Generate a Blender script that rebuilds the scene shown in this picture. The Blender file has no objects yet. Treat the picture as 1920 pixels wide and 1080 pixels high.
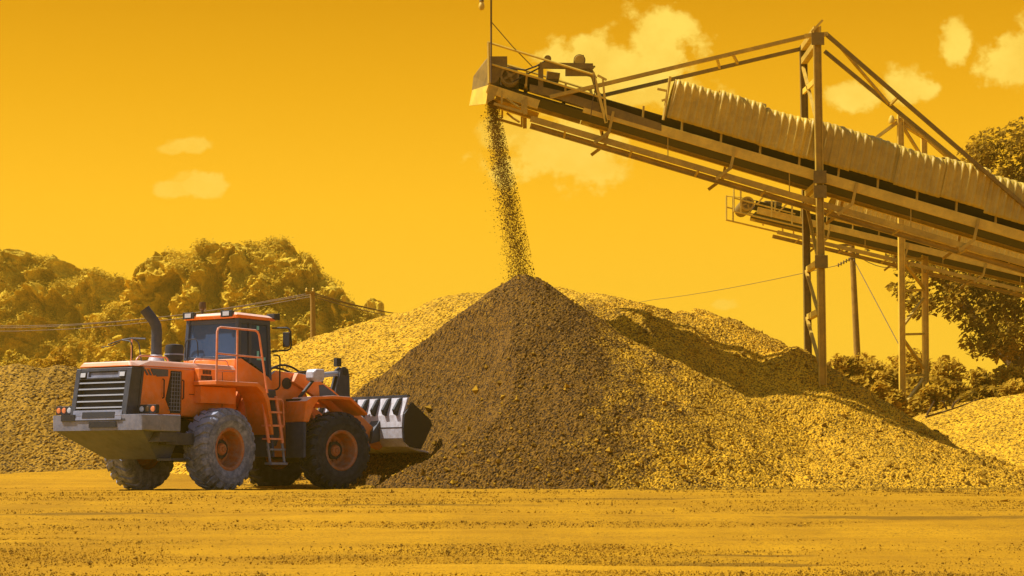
import bpy, math, random
import numpy as np
from mathutils import Vector, Matrix
random.seed(7)
rng = np.random.default_rng(11)
S = bpy.context.scene
COL = S.collection
R = math.radians
# ------------------------------------------------------------------ camera
HC, F = 0.45, 3500.0
PITCH = math.atan(340.0 / F)
cam = bpy.data.cameras.new('camera')
cam.sensor_width = 36; cam.lens = F / 1920 * 36
cam.clip_start = 0.1; cam.clip_end = 20000
camo = bpy.data.objects.new('camera', cam); COL.objects.link(camo)
camo.location = (0, 0, HC); camo.rotation_euler = (R(90) + PITCH, 0, 0)
S.camera = camo
def at(px, py, Y):
    """world point seen at photo pixel (px,py) at depth Y"""
    u = (px - 960) / F; v = (540 - py) / F
    dy = math.cos(PITCH) - v * math.sin(PITCH); dz = math.sin(PITCH) + v * math.cos(PITCH)
    t = Y / dy
    return Vector((u * t, Y, HC + dz * t))

# ------------------------------------------------------------------ numpy noise
def _hash(*a):
    h = np.zeros(a[0].shape, dtype=np.uint32)
    for i, k in zip(a, (374761393, 668265263, 2147483647, 1274126177)):
        h = (h ^ (i.astype(np.int64) * k & 0xffffffff).astype(np.uint32))
        h = (h ^ (h >> np.uint32(13))) * np.uint32(1274126177)
    h = h ^ (h >> np.uint32(16))
    return h.astype(np.float64) / 4294967295.0
def vnoise(*c):
    c = np.broadcast_arrays(*[np.asarray(q, dtype=float) for q in c])
    fl = [np.floor(q) for q in c]
    fr = [q - f for q, f in zip(c, fl)]
    w = [f * f * (3 - 2 * f) for f in fr]
    out = 0
    n = len(c)
    for m in range(1 << n):
        ww = 1; idx = []
        for d in range(n):
            b = m >> d & 1
            ww = ww * (w[d] if b else 1 - w[d]); idx.append(fl[d] + b)
        out = out + ww * _hash(*idx)
    return out * 2 - 1
def fbm(*c, o=4, g=.5):
    s = 0; a = 1; f = 1
    for i in range(o):
        s = s + a * vnoise(*[np.asarray(q) * f + 17.3 * i for q in c]); a *= g; f *= 2.03
    return s
def sstep(a, b, x):
    t = np.clip((x - a) / (b - a), 0, 1); return t * t * (3 - 2 * t)

# ------------------------------------------------------------------ materials
def nt(m):
    m.use_nodes = True; t = m.node_tree; t.nodes.clear(); return t
def N(t, typ, **k):
    n = t.nodes.new(typ)
    for a, b in k.items():
        if a.startswith('i_'):
            n.inputs[a[2:].replace('_', ' ')].default_value = b
        else: setattr(n, a, b)
    return n
def L(t, a, b): t.links.new(a, b)
def ramp(t, pts, src=None):
    r = N(t, 'ShaderNodeValToRGB'); e = r.color_ramp.elements
    while len(e) < len(pts): e.new(.5)
    for q, (p, c) in zip(e, pts):
        q.position = p; q.color = (c, c, c, 1) if not hasattr(c, '__len__') else tuple(c) + (1,)
    if src is not None: L(t, src, r.inputs[0])
    return r.outputs[0]
def mixc(t, fac, a, b, mode='MIX'):
    n = N(t, 'ShaderNodeMix', data_type='RGBA', blend_type=mode)
    for s, v in ((n.inputs[0], fac), (n.inputs[6], a), (n.inputs[7], b)):
        if hasattr(v, 'is_linked'): L(t, v, s)
        elif hasattr(v, '__len__'): s.default_value = tuple(v) + (1,)
        else: s.default_value = v
    return n.outputs[2]
def math_(t, op, a, b=None, c=None):
    n = N(t, 'ShaderNodeMath', operation=op)
    for s, v in zip(n.inputs, (a, b, c)):
        if v is None: continue
        if hasattr(v, 'is_linked'): L(t, v, s)
        else: s.default_value = v
    return n.outputs[0]
def noise(t, co, scale, detail=4, rough=.55):
    n = N(t, 'ShaderNodeTexNoise'); n.inputs['Scale'].default_value = scale
    n.inputs['Detail'].default_value = detail; n.inputs['Roughness'].default_value = rough
    if co is not None: L(t, co, n.inputs['Vector'])
    return n.outputs['Fac']
def paint(name, col, rough=.6, metal=0., var=.18, scale=2.5, obj_var=0., mud=None, dust=None, dust_amt=.0, dust_sun_top=.0, bump=.0, bscale=30, spec=.5, alpha=1.):
    """worn painted / plain surface: noise tone variation, dust blotches, dust and painted sun whitening on upward faces"""
    m = bpy.data.materials.new(name); t = nt(m)
    o = N(t, 'ShaderNodeOutputMaterial'); b = N(t, 'ShaderNodeBsdfPrincipled')
    L(t, b.outputs[0], o.inputs[0])
    co = N(t, 'ShaderNodeTexCoord').outputs['Object']
    n1 = noise(t, co, scale, 6, .65)
    c = mixc(t, ramp(t, [(.3, 0.), (.7, 1.)], n1), [q * (1 - var) for q in col], [min(1, q * (1 + var)) for q in col])
    if dust:
        n2 = noise(t, co, scale * 2.7, 8, .7)
        f = ramp(t, [(.42, 0.), (.72, dust_amt)], n2)
        if dust_sun_top:
            g = N(t, 'ShaderNodeNewGeometry'); sp = N(t, 'ShaderNodeSeparateXYZ'); L(t, g.outputs['Normal'], sp.inputs[0])
            up = ramp(t, [(.30, 0.), (.75, dust_sun_top)], sp.outputs[2])
            f = math_(t, 'MAXIMUM', f, math_(t, 'MULTIPLY', up, ramp(t, [(.3, .55), (.65, 1.)], n1)))
        c = mixc(t, f, c, dust)
    if mud:
        sz = N(t, 'ShaderNodeSeparateXYZ'); L(t, co, sz.inputs[0])
        mz = N(t, 'ShaderNodeMapRange', interpolation_type='SMOOTHSTEP'); L(t, math_(t, 'ADD', sz.outputs[2], math_(t, 'MULTIPLY', math_(t, 'SUBTRACT', noise(t, co, 4., 8, .75), .5), 1.5)), mz.inputs[0])
        mz.inputs[1].default_value = mud[0]; mz.inputs[2].default_value = mud[1]; mz.inputs[3].default_value = mud[2]; mz.inputs[4].default_value = 0
        c = mixc(t, mz.outputs[0], c, mud[3])
        c = mixc(t, ramp(t, [(.62, 0.), (.70, .5)], noise(t, co, 14., 6, .75)), c, mud[3])
    if obj_var:
        c = mixc(t, math_(t, 'MULTIPLY', N(t, 'ShaderNodeObjectInfo').outputs['Random'], obj_var), c, [q * .45 for q in col])
    L(t, c, b.inputs['Base Color'])
    b.inputs['Roughness'].default_value = rough; b.inputs['Metallic'].default_value = metal
    b.inputs['Specular IOR Level'].default_value = spec
    b.inputs['Alpha'].default_value = alpha
    if bump:
        bp = N(t, 'ShaderNodeBump'); bp.inputs['Strength'].default_value = bump; bp.inputs['Distance'].default_value = .02
        L(t, noise(t, co, bscale, 5, .6), bp.inputs['Height']); L(t, bp.outputs[0], b.inputs['Normal'])
    return m
def gravel_mat(name, dark, light, cell=.07, damp=None, damp_at=None, damp_r=(1, 2), bump=.5):
    """crushed stone: every stone its own tone; optional damp freshly tipped zone round damp_at"""
    m = bpy.data.materials.new(name); t = nt(m)
    o = N(t, 'ShaderNodeOutputMaterial'); b = N(t, 'ShaderNodeBsdfPrincipled'); L(t, b.outputs[0], o.inputs[0])
    co = N(t, 'ShaderNodeTexCoord').outputs['Object']
    v = N(t, 'ShaderNodeTexVoronoi'); v.inputs['Scale'].default_value = 1 / cell; L(t, co, v.inputs['Vector'])
    sp = N(t, 'ShaderNodeSeparateColor'); L(t, v.outputs['Color'], sp.inputs[0])
    c = mixc(t, ramp(t, [(.0, 0.), (.22, .12), (.42, .7), (1., 1.)], sp.outputs[0]), dark, light)
    big = noise(t, co, .55, 5, .6)
    c = mixc(t, ramp(t, [(.35, .0), (.7, .35)], big), c, [q * .45 for q in dark])
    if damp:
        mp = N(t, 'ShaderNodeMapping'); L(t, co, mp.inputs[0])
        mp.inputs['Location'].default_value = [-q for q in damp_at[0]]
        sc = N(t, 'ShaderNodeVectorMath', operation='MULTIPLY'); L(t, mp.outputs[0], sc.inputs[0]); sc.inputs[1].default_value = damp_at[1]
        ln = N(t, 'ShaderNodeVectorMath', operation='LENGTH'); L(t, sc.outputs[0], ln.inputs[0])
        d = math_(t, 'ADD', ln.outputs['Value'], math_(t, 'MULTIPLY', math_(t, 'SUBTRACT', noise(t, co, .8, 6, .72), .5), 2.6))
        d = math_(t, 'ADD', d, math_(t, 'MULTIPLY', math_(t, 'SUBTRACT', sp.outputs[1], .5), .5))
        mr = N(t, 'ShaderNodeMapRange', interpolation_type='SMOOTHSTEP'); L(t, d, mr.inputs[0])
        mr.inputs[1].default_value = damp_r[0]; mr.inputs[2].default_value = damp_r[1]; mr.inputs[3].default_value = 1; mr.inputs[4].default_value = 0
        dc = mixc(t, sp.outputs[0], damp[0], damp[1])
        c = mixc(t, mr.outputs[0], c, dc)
    L(t, c, b.inputs['Base Color']); b.inputs['Roughness'].default_value = .9; b.inputs['Specular IOR Level'].default_value = .2
    if bump:
        bp = N(t, 'ShaderNodeBump'); bp.inputs['Strength'].default_value = bump; bp.inputs['Distance'].default_value = cell * .6; bp.invert = True
        L(t, v.outputs['Distance'], bp.inputs['Height']); L(t, bp.outputs[0], b.inputs['Normal'])
    return m
def island_mat(name, a, b_, rough=.9, var_scale=.3, trans=0.):
    """leaves and loose stones: every loose piece its own tone"""
    m = bpy.data.materials.new(name); t = nt(m)
    o = N(t, 'ShaderNodeOutputMaterial'); b = N(t, 'ShaderNodeBsdfPrincipled')
    g = N(t, 'ShaderNodeNewGeometry'); co = N(t, 'ShaderNodeTexCoord').outputs['Object']
    c = mixc(t, g.outputs['Random Per Island'], a, b_)
    c = mixc(t, ramp(t, [(.35, 0.), (.65, .5)], noise(t, co, var_scale, 3)), c, [q * .5 for q in a])
    L(t, c, b.inputs['Base Color']); b.inputs['Roughness'].default_value = rough; b.inputs['Specular IOR Level'].default_value = .15
    if trans:
        tr = N(t, 'ShaderNodeBsdfTranslucent'); L(t, c, tr.inputs[0]); mx = N(t, 'ShaderNodeMixShader'); mx.inputs[0].default_value = trans
        L(t, b.outputs[0], mx.inputs[1]); L(t, tr.outputs[0], mx.inputs[2]); L(t, mx.outputs[0], o.inputs[0])
    else: L(t, b.outputs[0], o.inputs[0])
    return m

DUST = (.62, .52, .42)
M = {}
M['orange'] = paint('orange_paint', (1., .215, .014), .5, var=.11, scale=1.2, mud=(1.2, 2.1, .55, (.34, .14, .03)), dust=(.80, .58, .46), dust_amt=.22, dust_sun_top=1., spec=.35)  # hood and fender tops whitened in the colour like sun glare, beside settled dust
M['orange_rim'] = paint('orange_rim_paint', (.46, .13, .028), .65, var=.35, dust=(.36, .26, .20), dust_amt=.85)
M['orange_rail'] = paint('orange_rail_paint', (.82, .24, .09), .5, var=.1, dust=(.85, .6, .5), dust_amt=.4, dust_sun_top=.6)
M['grey_steel'] = paint('worn_grey_steel', (.17, .19, .26), .55, var=.35, dust=(.36, .345, .38), dust_amt=.55, dust_sun_top=.7, bump=.15)
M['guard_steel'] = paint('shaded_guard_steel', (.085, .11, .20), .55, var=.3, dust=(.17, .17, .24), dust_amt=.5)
M['dark_steel'] = paint('dark_grey_steel', (.030, .036, .05), .5, var=.3, dust=(.16, .14, .13), dust_amt=.25)
M['black'] = paint('matt_black', (.012, .013, .017), .6, var=.3)
M['cab_frame'] = paint('cab_frame_grey', (.040, .055, .09), .45, var=.15)
M['glass'] = paint('tinted_glass', (.040, .075, .15), .18, var=.12, scale=1.0, alpha=.90, spec=.25)
M['silver'] = paint('bright_trim', (.55, .55, .56), .3, .6, var=.1)
M['lamp_glass'] = paint('clear_lamp_glass', (.55, .56, .58), .15, var=.1)
M['lamp_orange'] = paint('orange_lens', (.85, .25, .08), .25, var=.1)
M['amber'] = paint('amber_lens', (.10, .045, .006), .3, var=.1)
M['tyre_dusty'] = paint('dusty_tyre_rubber', (.13, .155, .22), .9, var=.25, scale=3, dust=(.48, .50, .60), dust_amt=.75, dust_sun_top=.6, bump=.3, bscale=25)
M['tyre_black'] = paint('black_tyre_rubber', (.014, .018, .030), .85, var=.3, scale=3, dust=(.12, .13, .17), dust_amt=.28, dust_sun_top=.6, bump=.3, bscale=25)
M['bucket'] = paint('bare_bucket_steel', (.60, .58, .62), .45, .1, var=.15, dust=(.30, .22, .17), dust_amt=.6, bump=.1)
M['rubber'] = paint('rubber_flap', (.045, .06, .11), .85, var=.3)
M['teal'] = paint('teal_sticker', (.20, .62, .60), .6, var=.05)
M['decal'] = paint('grey_decal', (.075, .09, .12), .5, var=.1)
M['seat'] = paint('seat_cloth', (.02, .022, .028), .9)
# plant and conveyor (ochre with the photograph's own hues)
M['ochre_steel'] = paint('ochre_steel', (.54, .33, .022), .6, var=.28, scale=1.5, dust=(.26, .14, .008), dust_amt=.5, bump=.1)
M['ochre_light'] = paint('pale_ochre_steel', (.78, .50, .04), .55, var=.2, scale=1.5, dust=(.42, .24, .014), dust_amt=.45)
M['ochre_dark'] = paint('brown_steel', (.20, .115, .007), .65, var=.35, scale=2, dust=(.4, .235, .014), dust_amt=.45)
M['belt'] = paint('conveyor_belt_rubber', (.035, .018, .003), .85, var=.3)
M['sheet'] = paint('weathered_sheet_metal', (.70, .44, .026), .55, var=.22, scale=1.1, obj_var=.5, dust=(.34, .19, .009), dust_amt=.6)
M['sheet_far'] = paint('pale_sheet_metal', (.78, .50, .04), .55, var=.15, dust=(.5, .28, .014), dust_amt=.4)
M['wood_pole'] = paint('weathered_pole', (.36, .19, .015), .9, var=.3, scale=4, dust=(.2, .1, .01), dust_amt=.5)
M['wire'] = paint('cable', (.13, .065, .006), .7)
M['bark'] = paint('bark', (.10, .05, .005), .95, var=.4, scale=3, bump=.5, bscale=8)
M['stone_fall'] = island_mat('falling_stone', (.09, .045, .003), (.42, .22, .014))
M['pebble'] = island_mat('loose_stone', (.20, .10, .004), (.56, .30, .010))
M['leaf'] = island_mat('ochre_leaf', (.24, .125, .006), (.75, .43, .02), trans=.4)
M['leaf_dark'] = island_mat('dark_leaf', (.17, .092, .004), (.62, .35, .014), trans=.4)
M['leaf_pale'] = island_mat('pale_leaf', (.38, .21, .01), (.82, .50, .03), trans=.4)
M['leaf_hill'] = island_mat('hill_leaf', (.42, .26, .012), (.86, .56, .032), var_scale=.12, trans=.25)

# ------------------------------------------------------------------ mesh builder
class MB:
    def __init__(s, xf=None): s.v = []; s.f = []; s.xf = xf
    def add(s, vs, fs):
        k = len(s.v); s.v += [tuple(q) for q in vs]; s.f += [tuple(i + k for i in f) for f in fs]; return s
    def box(s, a, b):
        x0, y0, z0 = a; x1, y1, z1 = b
        x0, x1 = sorted((x0, x1)); y0, y1 = sorted((y0, y1)); z0, z1 = sorted((z0, z1))
        return s.add([(x0, y0, z0), (x1, y0, z0), (x1, y1, z0), (x0, y1, z0), (x0, y0, z1), (x1, y0, z1), (x1, y1, z1), (x0, y1, z1)],
                     [(0, 3, 2, 1), (4, 5, 6, 7), (0, 1, 5, 4), (1, 2, 6, 5), (2, 3, 7, 6), (3, 0, 4, 7)])
    def bar(s, p, q, w, h=None, up=(0, 0, 1)):
        """box section bar from p to q, w across, h along up"""
        h = h or w; p = Vector(p); q = Vector(q); d = (q - p).normalized(); u = Vector(up)
        if abs(d.dot(u)) > .98: u = Vector((1, 0, 0))
        r = d.cross(u).normalized(); u = r.cross(d).normalized()
        vs = []
        for c in (p, q):
            for a, b in ((-1, -1), (1, -1), (1, 1), (-1, 1)): vs.append(c + r * a * w / 2 + u * b * h / 2)
        return s.add(vs, [(0, 3, 2, 1), (4, 5, 6, 7), (0, 1, 5, 4), (1, 2, 6, 5), (2, 3, 7, 6), (3, 0, 4, 7)])
    def ibeam(s, p, q, w, h, up=(0, 1, 0), t=.02):
        p = Vector(p); q = Vector(q); d = (q - p).normalized(); u = Vector(up); r = d.cross(u).normalized(); u = r.cross(d).normalized()
        s.bar(p + u * (h / 2 - t / 2), q + u * (h / 2 - t / 2), w, t, u); s.bar(p - u * (h / 2 - t / 2), q - u * (h / 2 - t / 2), w, t, u)
        return s.bar(p, q, t, h - 2 * t - .002, u)
    def channel(s, p, q, h, d, side, up=(0, 0, 1), t=.02):
        """C channel: web towards 'side' (unit vector), flanges point the other way"""
        p = Vector(p); q = Vector(q); sd = Vector(side)
        u = (Vector(up) - (q - p).normalized() * Vector(up).dot((q - p).normalized())).normalized()
        s.bar(p, q, t, h, u)
        for k in (1, -1):
            o = u * k * (h / 2 - t / 2) - sd * (d / 2 + t / 2 + .001)
            s.bar(p + o, q + o, d, t, u)
        return s
    def tube(s, pts, r, n=8, cap=True):
        pts = [Vector(p) for p in pts]; rs = r if hasattr(r, '__len__') else [r] * len(pts)
        k = len(s.v); prev = None
        for i, p in enumerate(pts):
            d = (pts[min(i + 1, len(pts) - 1)] - pts[max(i - 1, 0)]).normalized()
            if prev is None:
                a = d.cross(Vector((0, 0, 1)));
                if a.length < .05: a = d.cross(Vector((1, 0, 0)))
            else: a = prev - d * prev.dot(d)
            a.normalize(); prev = a; b = d.cross(a)
            for j in range(n):
                th = 2 * math.pi * j / n; s.v.append(tuple(p + (a * math.cos(th) + b * math.sin(th)) * rs[i]))
        for i in range(len(pts) - 1):
            for j in range(n):
                s.f.append((k + i * n + j, k + i * n + (j + 1) % n, k + (i + 1) * n + (j + 1) % n, k + (i + 1) * n + j))
        if cap:
            s.f.append(tuple(k + j for j in range(n))[::-1]); e = k + (len(pts) - 1) * n; s.f.append(tuple(e + j for j in range(n)))
        return s
    def cyl(s, p, q, r, n=20): return s.tube([p, q], r, n)
    def lathe(s, prof, c=(0, 0, 0), axis='y', n=40, closed=False):
        """profile of (radius, along axis)"""
        k = len(s.v); c = Vector(c); m = len(prof)
        for j in range(n):
            th = 2 * math.pi * j / n
            for r, a in prof:
                x, y = r * math.cos(th), r * math.sin(th)
                s.v.append(tuple(c + (Vector((x, a, y)) if axis == 'y' else Vector((a, x, y)) if axis == 'x' else Vector((x, y, a)))))
        for j in range(n):
            for i in range(m if closed else m - 1):
                i2 = (i + 1) % m; j2 = (j + 1) % n
                s.f.append((k + j * m + i, k + j * m + i2, k + j2 * m + i2, k + j2 * m + i))
        return s
    def prism(s, poly, y0, y1, plane='xz'):
        """extrude polygon (list of 2d points) between y0 and y1"""
        n = len(poly); k = len(s.v)
        for y in (y0, y1):
            for a, b in poly: s.v.append((a, y, b) if plane == 'xz' else (a, b, y) if plane == 'xy' else (y, a, b))
        s.f.append(tuple(k + i for i in range(n))); s.f.append(tuple(k + n + i for i in range(n))[::-1])
        for i in range(n): s.f.append((k + i, k + n + i, k + n + (i + 1) % n, k + (i + 1) % n))
        return s
    def hull(s, pts):
        import bmesh
        bm = bmesh.new()
        for p in pts: bm.verts.new(p)
        bmesh.ops.convex_hull(bm, input=bm.verts)
        bm.verts.index_update()
        used = sorted({v.index for f in bm.faces for v in f.verts}); mp = {i: j for j, i in enumerate(used)}
        bm.verts.ensure_lookup_table()
        s.add([bm.verts[i].co[:] for i in used], [tuple(mp[v.index] for v in f.verts) for f in bm.faces]); bm.free(); return s
    def plate(s, pts, th, nrm=None):
        """flat polygon with thickness"""
        pts = [Vector(p) for p in pts]
        n = nrm and Vector(nrm) or (pts[1] - pts[0]).cross(pts[2] - pts[0]).normalized()
        k = len(s.v); m = len(pts)
        s.v += [tuple(p + n * th / 2) for p in pts] + [tuple(p - n * th / 2) for p in pts]
        s.f.append(tuple(k + i for i in range(m))); s.f.append(tuple(k + m + i for i in range(m))[::-1])
        for i in range(m): s.f.append((k + i, k + m + i, k + m + (i + 1) % m, k + (i + 1) % m))
        return s
    def build(s, name, mat, parent=None, smooth=False, bevel=0., seg=2, loc=None):
        import bmesh
        me = bpy.data.meshes.new(name)
        vs = s.v if s.xf is None else [tuple(s.xf @ Vector(q)) for q in s.v]
        me.from_pydata(vs, [], s.f); me.update()
        bm = bmesh.new(); bm.from_mesh(me); bmesh.ops.recalc_face_normals(bm, faces=bm.faces); bm.to_mesh(me); bm.free()
        me.materials.append(M[mat] if isinstance(mat, str) else mat)
        o = bpy.data.objects.new(name, me); COL.objects.link(o)
        if parent: o.parent = parent
        if smooth:
            for p in me.polygons: p.use_smooth = True
            try: me.set_sharp_from_angle(angle=R(38))
            except Exception: pass
        if bevel:
            b = o.modifiers.new('bevel', 'BEVEL'); b.width = bevel; b.segments = seg; b.limit_method = 'ANGLE'; b.angle_limit = R(30)
        return o
def np_mesh(name, v, f, mat, parent=None, smooth=False):
    """v (n,3), f (m,3|4) arrays"""
    me = bpy.data.meshes.new(name); v = np.asarray(v, dtype=np.float32); f = np.asarray(f, dtype=np.int32); k = f.shape[1]
    me.vertices.add(len(v)); me.vertices.foreach_set('co', v.ravel())
    me.loops.add(f.size); me.loops.foreach_set('vertex_index', f.ravel())
    me.polygons.add(len(f)); me.polygons.foreach_set('loop_start', np.arange(0, f.size, k, dtype=np.int32))
    me.polygons.foreach_set('loop_total', np.full(len(f), k, dtype=np.int32))
    me.update(calc_edges=True); me.validate()
    me.polygons.foreach_set('use_smooth', np.full(len(me.polygons), smooth))
    me.materials.append(M[mat] if isinstance(mat, str) else mat)
    o = bpy.data.objects.new(name, me); COL.objects.link(o)
    if parent: o.parent = parent
    return o
def grid_faces(nx, ny):
    i = np.arange(nx - 1)[None, :]; j = np.arange(ny - 1)[:, None]; a = j * nx + i
    return np.stack([a, a + 1, a + nx + 1, a + nx], -1).reshape(-1, 4)
def tag(o, label=None, cat=None, group=None, kind=None):
    for k, v in (('label', label), ('category', cat), ('group', group), ('kind', kind)):
        if v: o[k] = v
    return o
def empty(name, loc=(0, 0, 0), rz=0):
    o = bpy.data.objects.new(name, None); COL.objects.link(o); o.location = loc; o.rotation_euler = (0, 0, rz); o.empty_display_size = .3; return o
def ground_z(x, y):
    x = np.asarray(x, float); y = np.asarray(y, float)
    z = -.55 * sstep(0, 1, (37.5 - y) / 22.) + 1.2 * sstep(42.5, 57, y)
    return z

# ------------------------------------------------------------------ world: amber toned sky ahead; unseen sky overhead and behind made neutral to light the loader
SUN = Vector((-.525, .06, .85)).normalized()
w = bpy.data.worlds.new('World'); S.world = w; w.use_nodes = True; t = w.node_tree; t.nodes.clear()
wo = N(t, 'ShaderNodeOutputWorld'); bg = N(t, 'ShaderNodeBackground'); L(t, bg.outputs[0], wo.inputs[0]); bg.inputs[1].default_value = .075
sky = N(t, 'ShaderNodeTexSky', sky_type='NISHITA'); sky.sun_disc = False
sky.sun_elevation = math.asin(SUN.z); sky.sun_rotation = math.atan2(SUN.x, SUN.y); sky.dust_density = 2.; sky.air_density = 1.
tc = N(t, 'ShaderNodeTexCoord').outputs['Generated']
sp = N(t, 'ShaderNodeSeparateXYZ'); L(t, tc, sp.inputs[0]); dx, dy, dz = sp.outputs
amber = ramp(t, [(0., (1.0, .61, .04)), (.08, (1.02, .575, .028)), (.14, (1.0, .51, .016)), (.20, (.82, .385, .007)), (.25, (.66, .29, .003)), (.3, (.52, .24, .004))], dz)
# clouds: soft blobs at fixed bearings in the sky
yy = math_(t, 'MAXIMUM', dy, .05)
u = math_(t, 'DIVIDE', dx, yy); v = math_(t, 'DIVIDE', dz, yy)
cmb = N(t, 'ShaderNodeCombineXYZ'); L(t, u, cmb.inputs[0]); L(t, v, cmb.inputs[1])
nz = math_(t, 'SUBTRACT', noise(t, cmb.outputs[0], 55, 8, .62), .5)
nz2 = math_(t, 'SUBTRACT', noise(t, cmb.outputs[0], 18, 3, .5), .5)
cl = None
def uv_of(px, py):
    q = at(px, py, 1.0); return q.x, q.z - HC
for px, py, a, b, k in ((1240, 85, 85, 72, 1.), (1140, 125, 110, 62, 1.), (1200, 170, 120, 45, .7), (1060, 285, 130, 62, .8), (960, 250, 60, 40, .5), (1600, 182, 58, 28, .95), (1690, 162, 48, 38, 1.),
                        (1795, 84, 30, 38, 1.), (1885, 112, 58, 50, 1.), (1960, 100, 70, 62, 1.), (325, 279, 26, 10, .5), (352, 272, 36, 15, .6), (334, 355, 38, 16, .55), (382, 346, 44, 26, .65), (352, 340, 30, 18, .4), (1362, 572, 34, 14, .4)):
    uc, vc = uv_of(px, py)
    e = math_(t, 'POWER', math_(t, 'DIVIDE', math_(t, 'SUBTRACT', u, uc), a / F), 2.)
    g = math_(t, 'POWER', math_(t, 'DIVIDE', math_(t, 'SUBTRACT', v, vc), b / F), 2.)
    d = math_(t, 'SQRT', math_(t, 'ADD', e, g))
    d = math_(t, 'ADD', d, math_(t, 'ADD', math_(t, 'MULTIPLY', nz, 2.6), math_(t, 'MULTIPLY', nz2, 2.0)))
    mr = N(t, 'ShaderNodeMapRange', interpolation_type='SMOOTHSTEP'); L(t, d, mr.inputs[0])
    mr.inputs[1].default_value = .70; mr.inputs[2].default_value = 1.25; mr.inputs[3].default_value = k; mr.inputs[4].default_value = 0
    cl = mr.outputs[0] if cl is None else math_(t, 'MAXIMUM', cl, mr.outputs[0])
front = N(t, 'ShaderNodeMapRange'); L(t, dy, front.inputs[0]); front.inputs[1].default_value = .3; front.inputs[2].default_value = .6
cl = math_(t, 'MULTIPLY', cl, front.outputs[0])
cl = math_(t, 'MULTIPLY', cl, ramp(t, [(.38, .72), (.6, 1.)], noise(t, cmb.outputs[0], 30, 5, .6)))
amber = mixc(t, cl, amber, (1.0, .70, .11))
amb10 = N(t, 'ShaderNodeVectorMath', operation='SCALE'); L(t, amber, amb10.inputs[0]); amb10.inputs['Scale'].default_value = 11.1
hi = N(t, 'ShaderNodeMapRange', interpolation_type='SMOOTHSTEP'); L(t, dz, hi.inputs[0]); hi.inputs[1].default_value = .255; hi.inputs[2].default_value = .37
bk_ = N(t, 'ShaderNodeMapRange', interpolation_type='SMOOTHSTEP'); L(t, dy, bk_.inputs[0]); bk_.inputs[1].default_value = .55; bk_.inputs[2].default_value = -.1
L(t, mixc(t, math_(t, 'MAXIMUM', hi.outputs[0], bk_.outputs[0]), amb10.outputs[0], sky.outputs[0]), bg.inputs[0])
sl = bpy.data.lights.new('sun', 'SUN'); sl.energy = 5.0; sl.angle = R(.5); sl.color = (1., .96, .90)
so = bpy.data.objects.new('sun', sl); COL.objects.link(so); so.rotation_euler = (-SUN).to_track_quat('-Z', 'Y').to_euler(); so.location = (-30, 0, 60)
vs = S.view_settings; vs.view_transform = 'Standard'; vs.look = 'None'; vs.exposure = .40; vs.gamma = 1
S.cycles.use_denoising = True
S.cycles.max_bounces = 6; S.cycles.diffuse_bounces = 3; S.cycles.transparent_max_bounces = 8

# ------------------------------------------------------------------ ground sheet
def axis(lo, hi, step, far_lo, far_hi):
    a = list(np.arange(lo, hi + 1e-6, step)); d = step; q = hi
    while q < far_hi: d *= 1.35; q += d; a.append(q)
    d = step; q = lo; b = []
    while q > far_lo: d *= 1.35; q -= d; b.append(q)
    return np.array(b[::-1] + a)
gx = axis(-15, 16, .11, -6000, 6000); gy = axis(13, 62, .11, -1500, 9000)
X, Y = np.meshgrid(gx, gy)
Z = ground_z(X, Y)
near = sstep(80, 60, Y) * sstep(40, 20, np.abs(X))
Z = Z + near * (.035 * fbm(X * .12, Y * .7, o=4) + .014 * fbm(X * .9, Y * 2.6, o=3) + .010 * (rng.random(X.shape) - .5))
for px, Yd, lx, dd in ((1020, 19.6, 1.1, .05), (1400, 19.2, 1.2, .06), (1370, 21.3, 1.0, .04), (560, 32, 2.6, .05), (300, 36.8, 2.2, .05), (1180, 33, 2.0, .04)):
    xx = (px - 960) / F * Yd; Z -= dd * np.exp(-((X - xx) / lx) ** 2 - ((Y - Yd) / .28) ** 2) * (1 + .6 * fbm(X * 1.7, Y * 3, o=3))
Z += near * .03 * np.exp(-((Y - 38.55 - .12 * fbm(X * .4, Y * .1, o=2)) / .28) ** 2) * sstep(-11, -9, X) * sstep(1, -2, X)   # pushed-up lip of fines
gm = bpy.data.materials.new('ochre_gravel_ground'); t = nt(gm)
o_ = N(t, 'ShaderNodeOutputMaterial'); b = N(t, 'ShaderNodeBsdfPrincipled'); L(t, b.outputs[0], o_.inputs[0])
co = N(t, 'ShaderNodeTexCoord').outputs['Object']
mp = N(t, 'ShaderNodeMapping'); L(t, co, mp.inputs[0]); mp.inputs['Scale'].default_value = (.25, 1.3, 1)
c = mixc(t, ramp(t, [(.32, 0.), (.68, 1.)], noise(t, mp.outputs[0], .9, 7, .65)), (.35, .168, .003), (.51, .255, .005))
vo = N(t, 'ShaderNodeTexVoronoi'); vo.inputs['Scale'].default_value = 38; L(t, co, vo.inputs['Vector'])
sc_ = N(t, 'ShaderNodeSeparateColor'); L(t, vo.outputs['Color'], sc_.inputs[0])
spk = math_(t, 'MULTIPLY', ramp(t, [(.70, 0.), (.9, .75)], sc_.outputs[0]), ramp(t, [(.4, .15), (.6, 1.)], noise(t, mp.outputs[0], 1.3, 5, .7)))
c = mixc(t, spk, c, (.16, .08, .004))
c = mixc(t, ramp(t, [(.5, 0.), (.75, .35)], noise(t, co, 9, 6, .7)), c, (.30, .155, .008))
st = ramp(t, [(.60, 0.), (.72, .55)], noise(t, mp.outputs[0], .35, 6, .6)); c = mixc(t, st, c, (.26, .135, .007))
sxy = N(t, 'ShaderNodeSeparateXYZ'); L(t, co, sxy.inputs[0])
mp2 = N(t, 'ShaderNodeMapping'); L(t, co, mp2.inputs[0]); mp2.inputs['Scale'].default_value = (.55, .07, 1)
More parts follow.
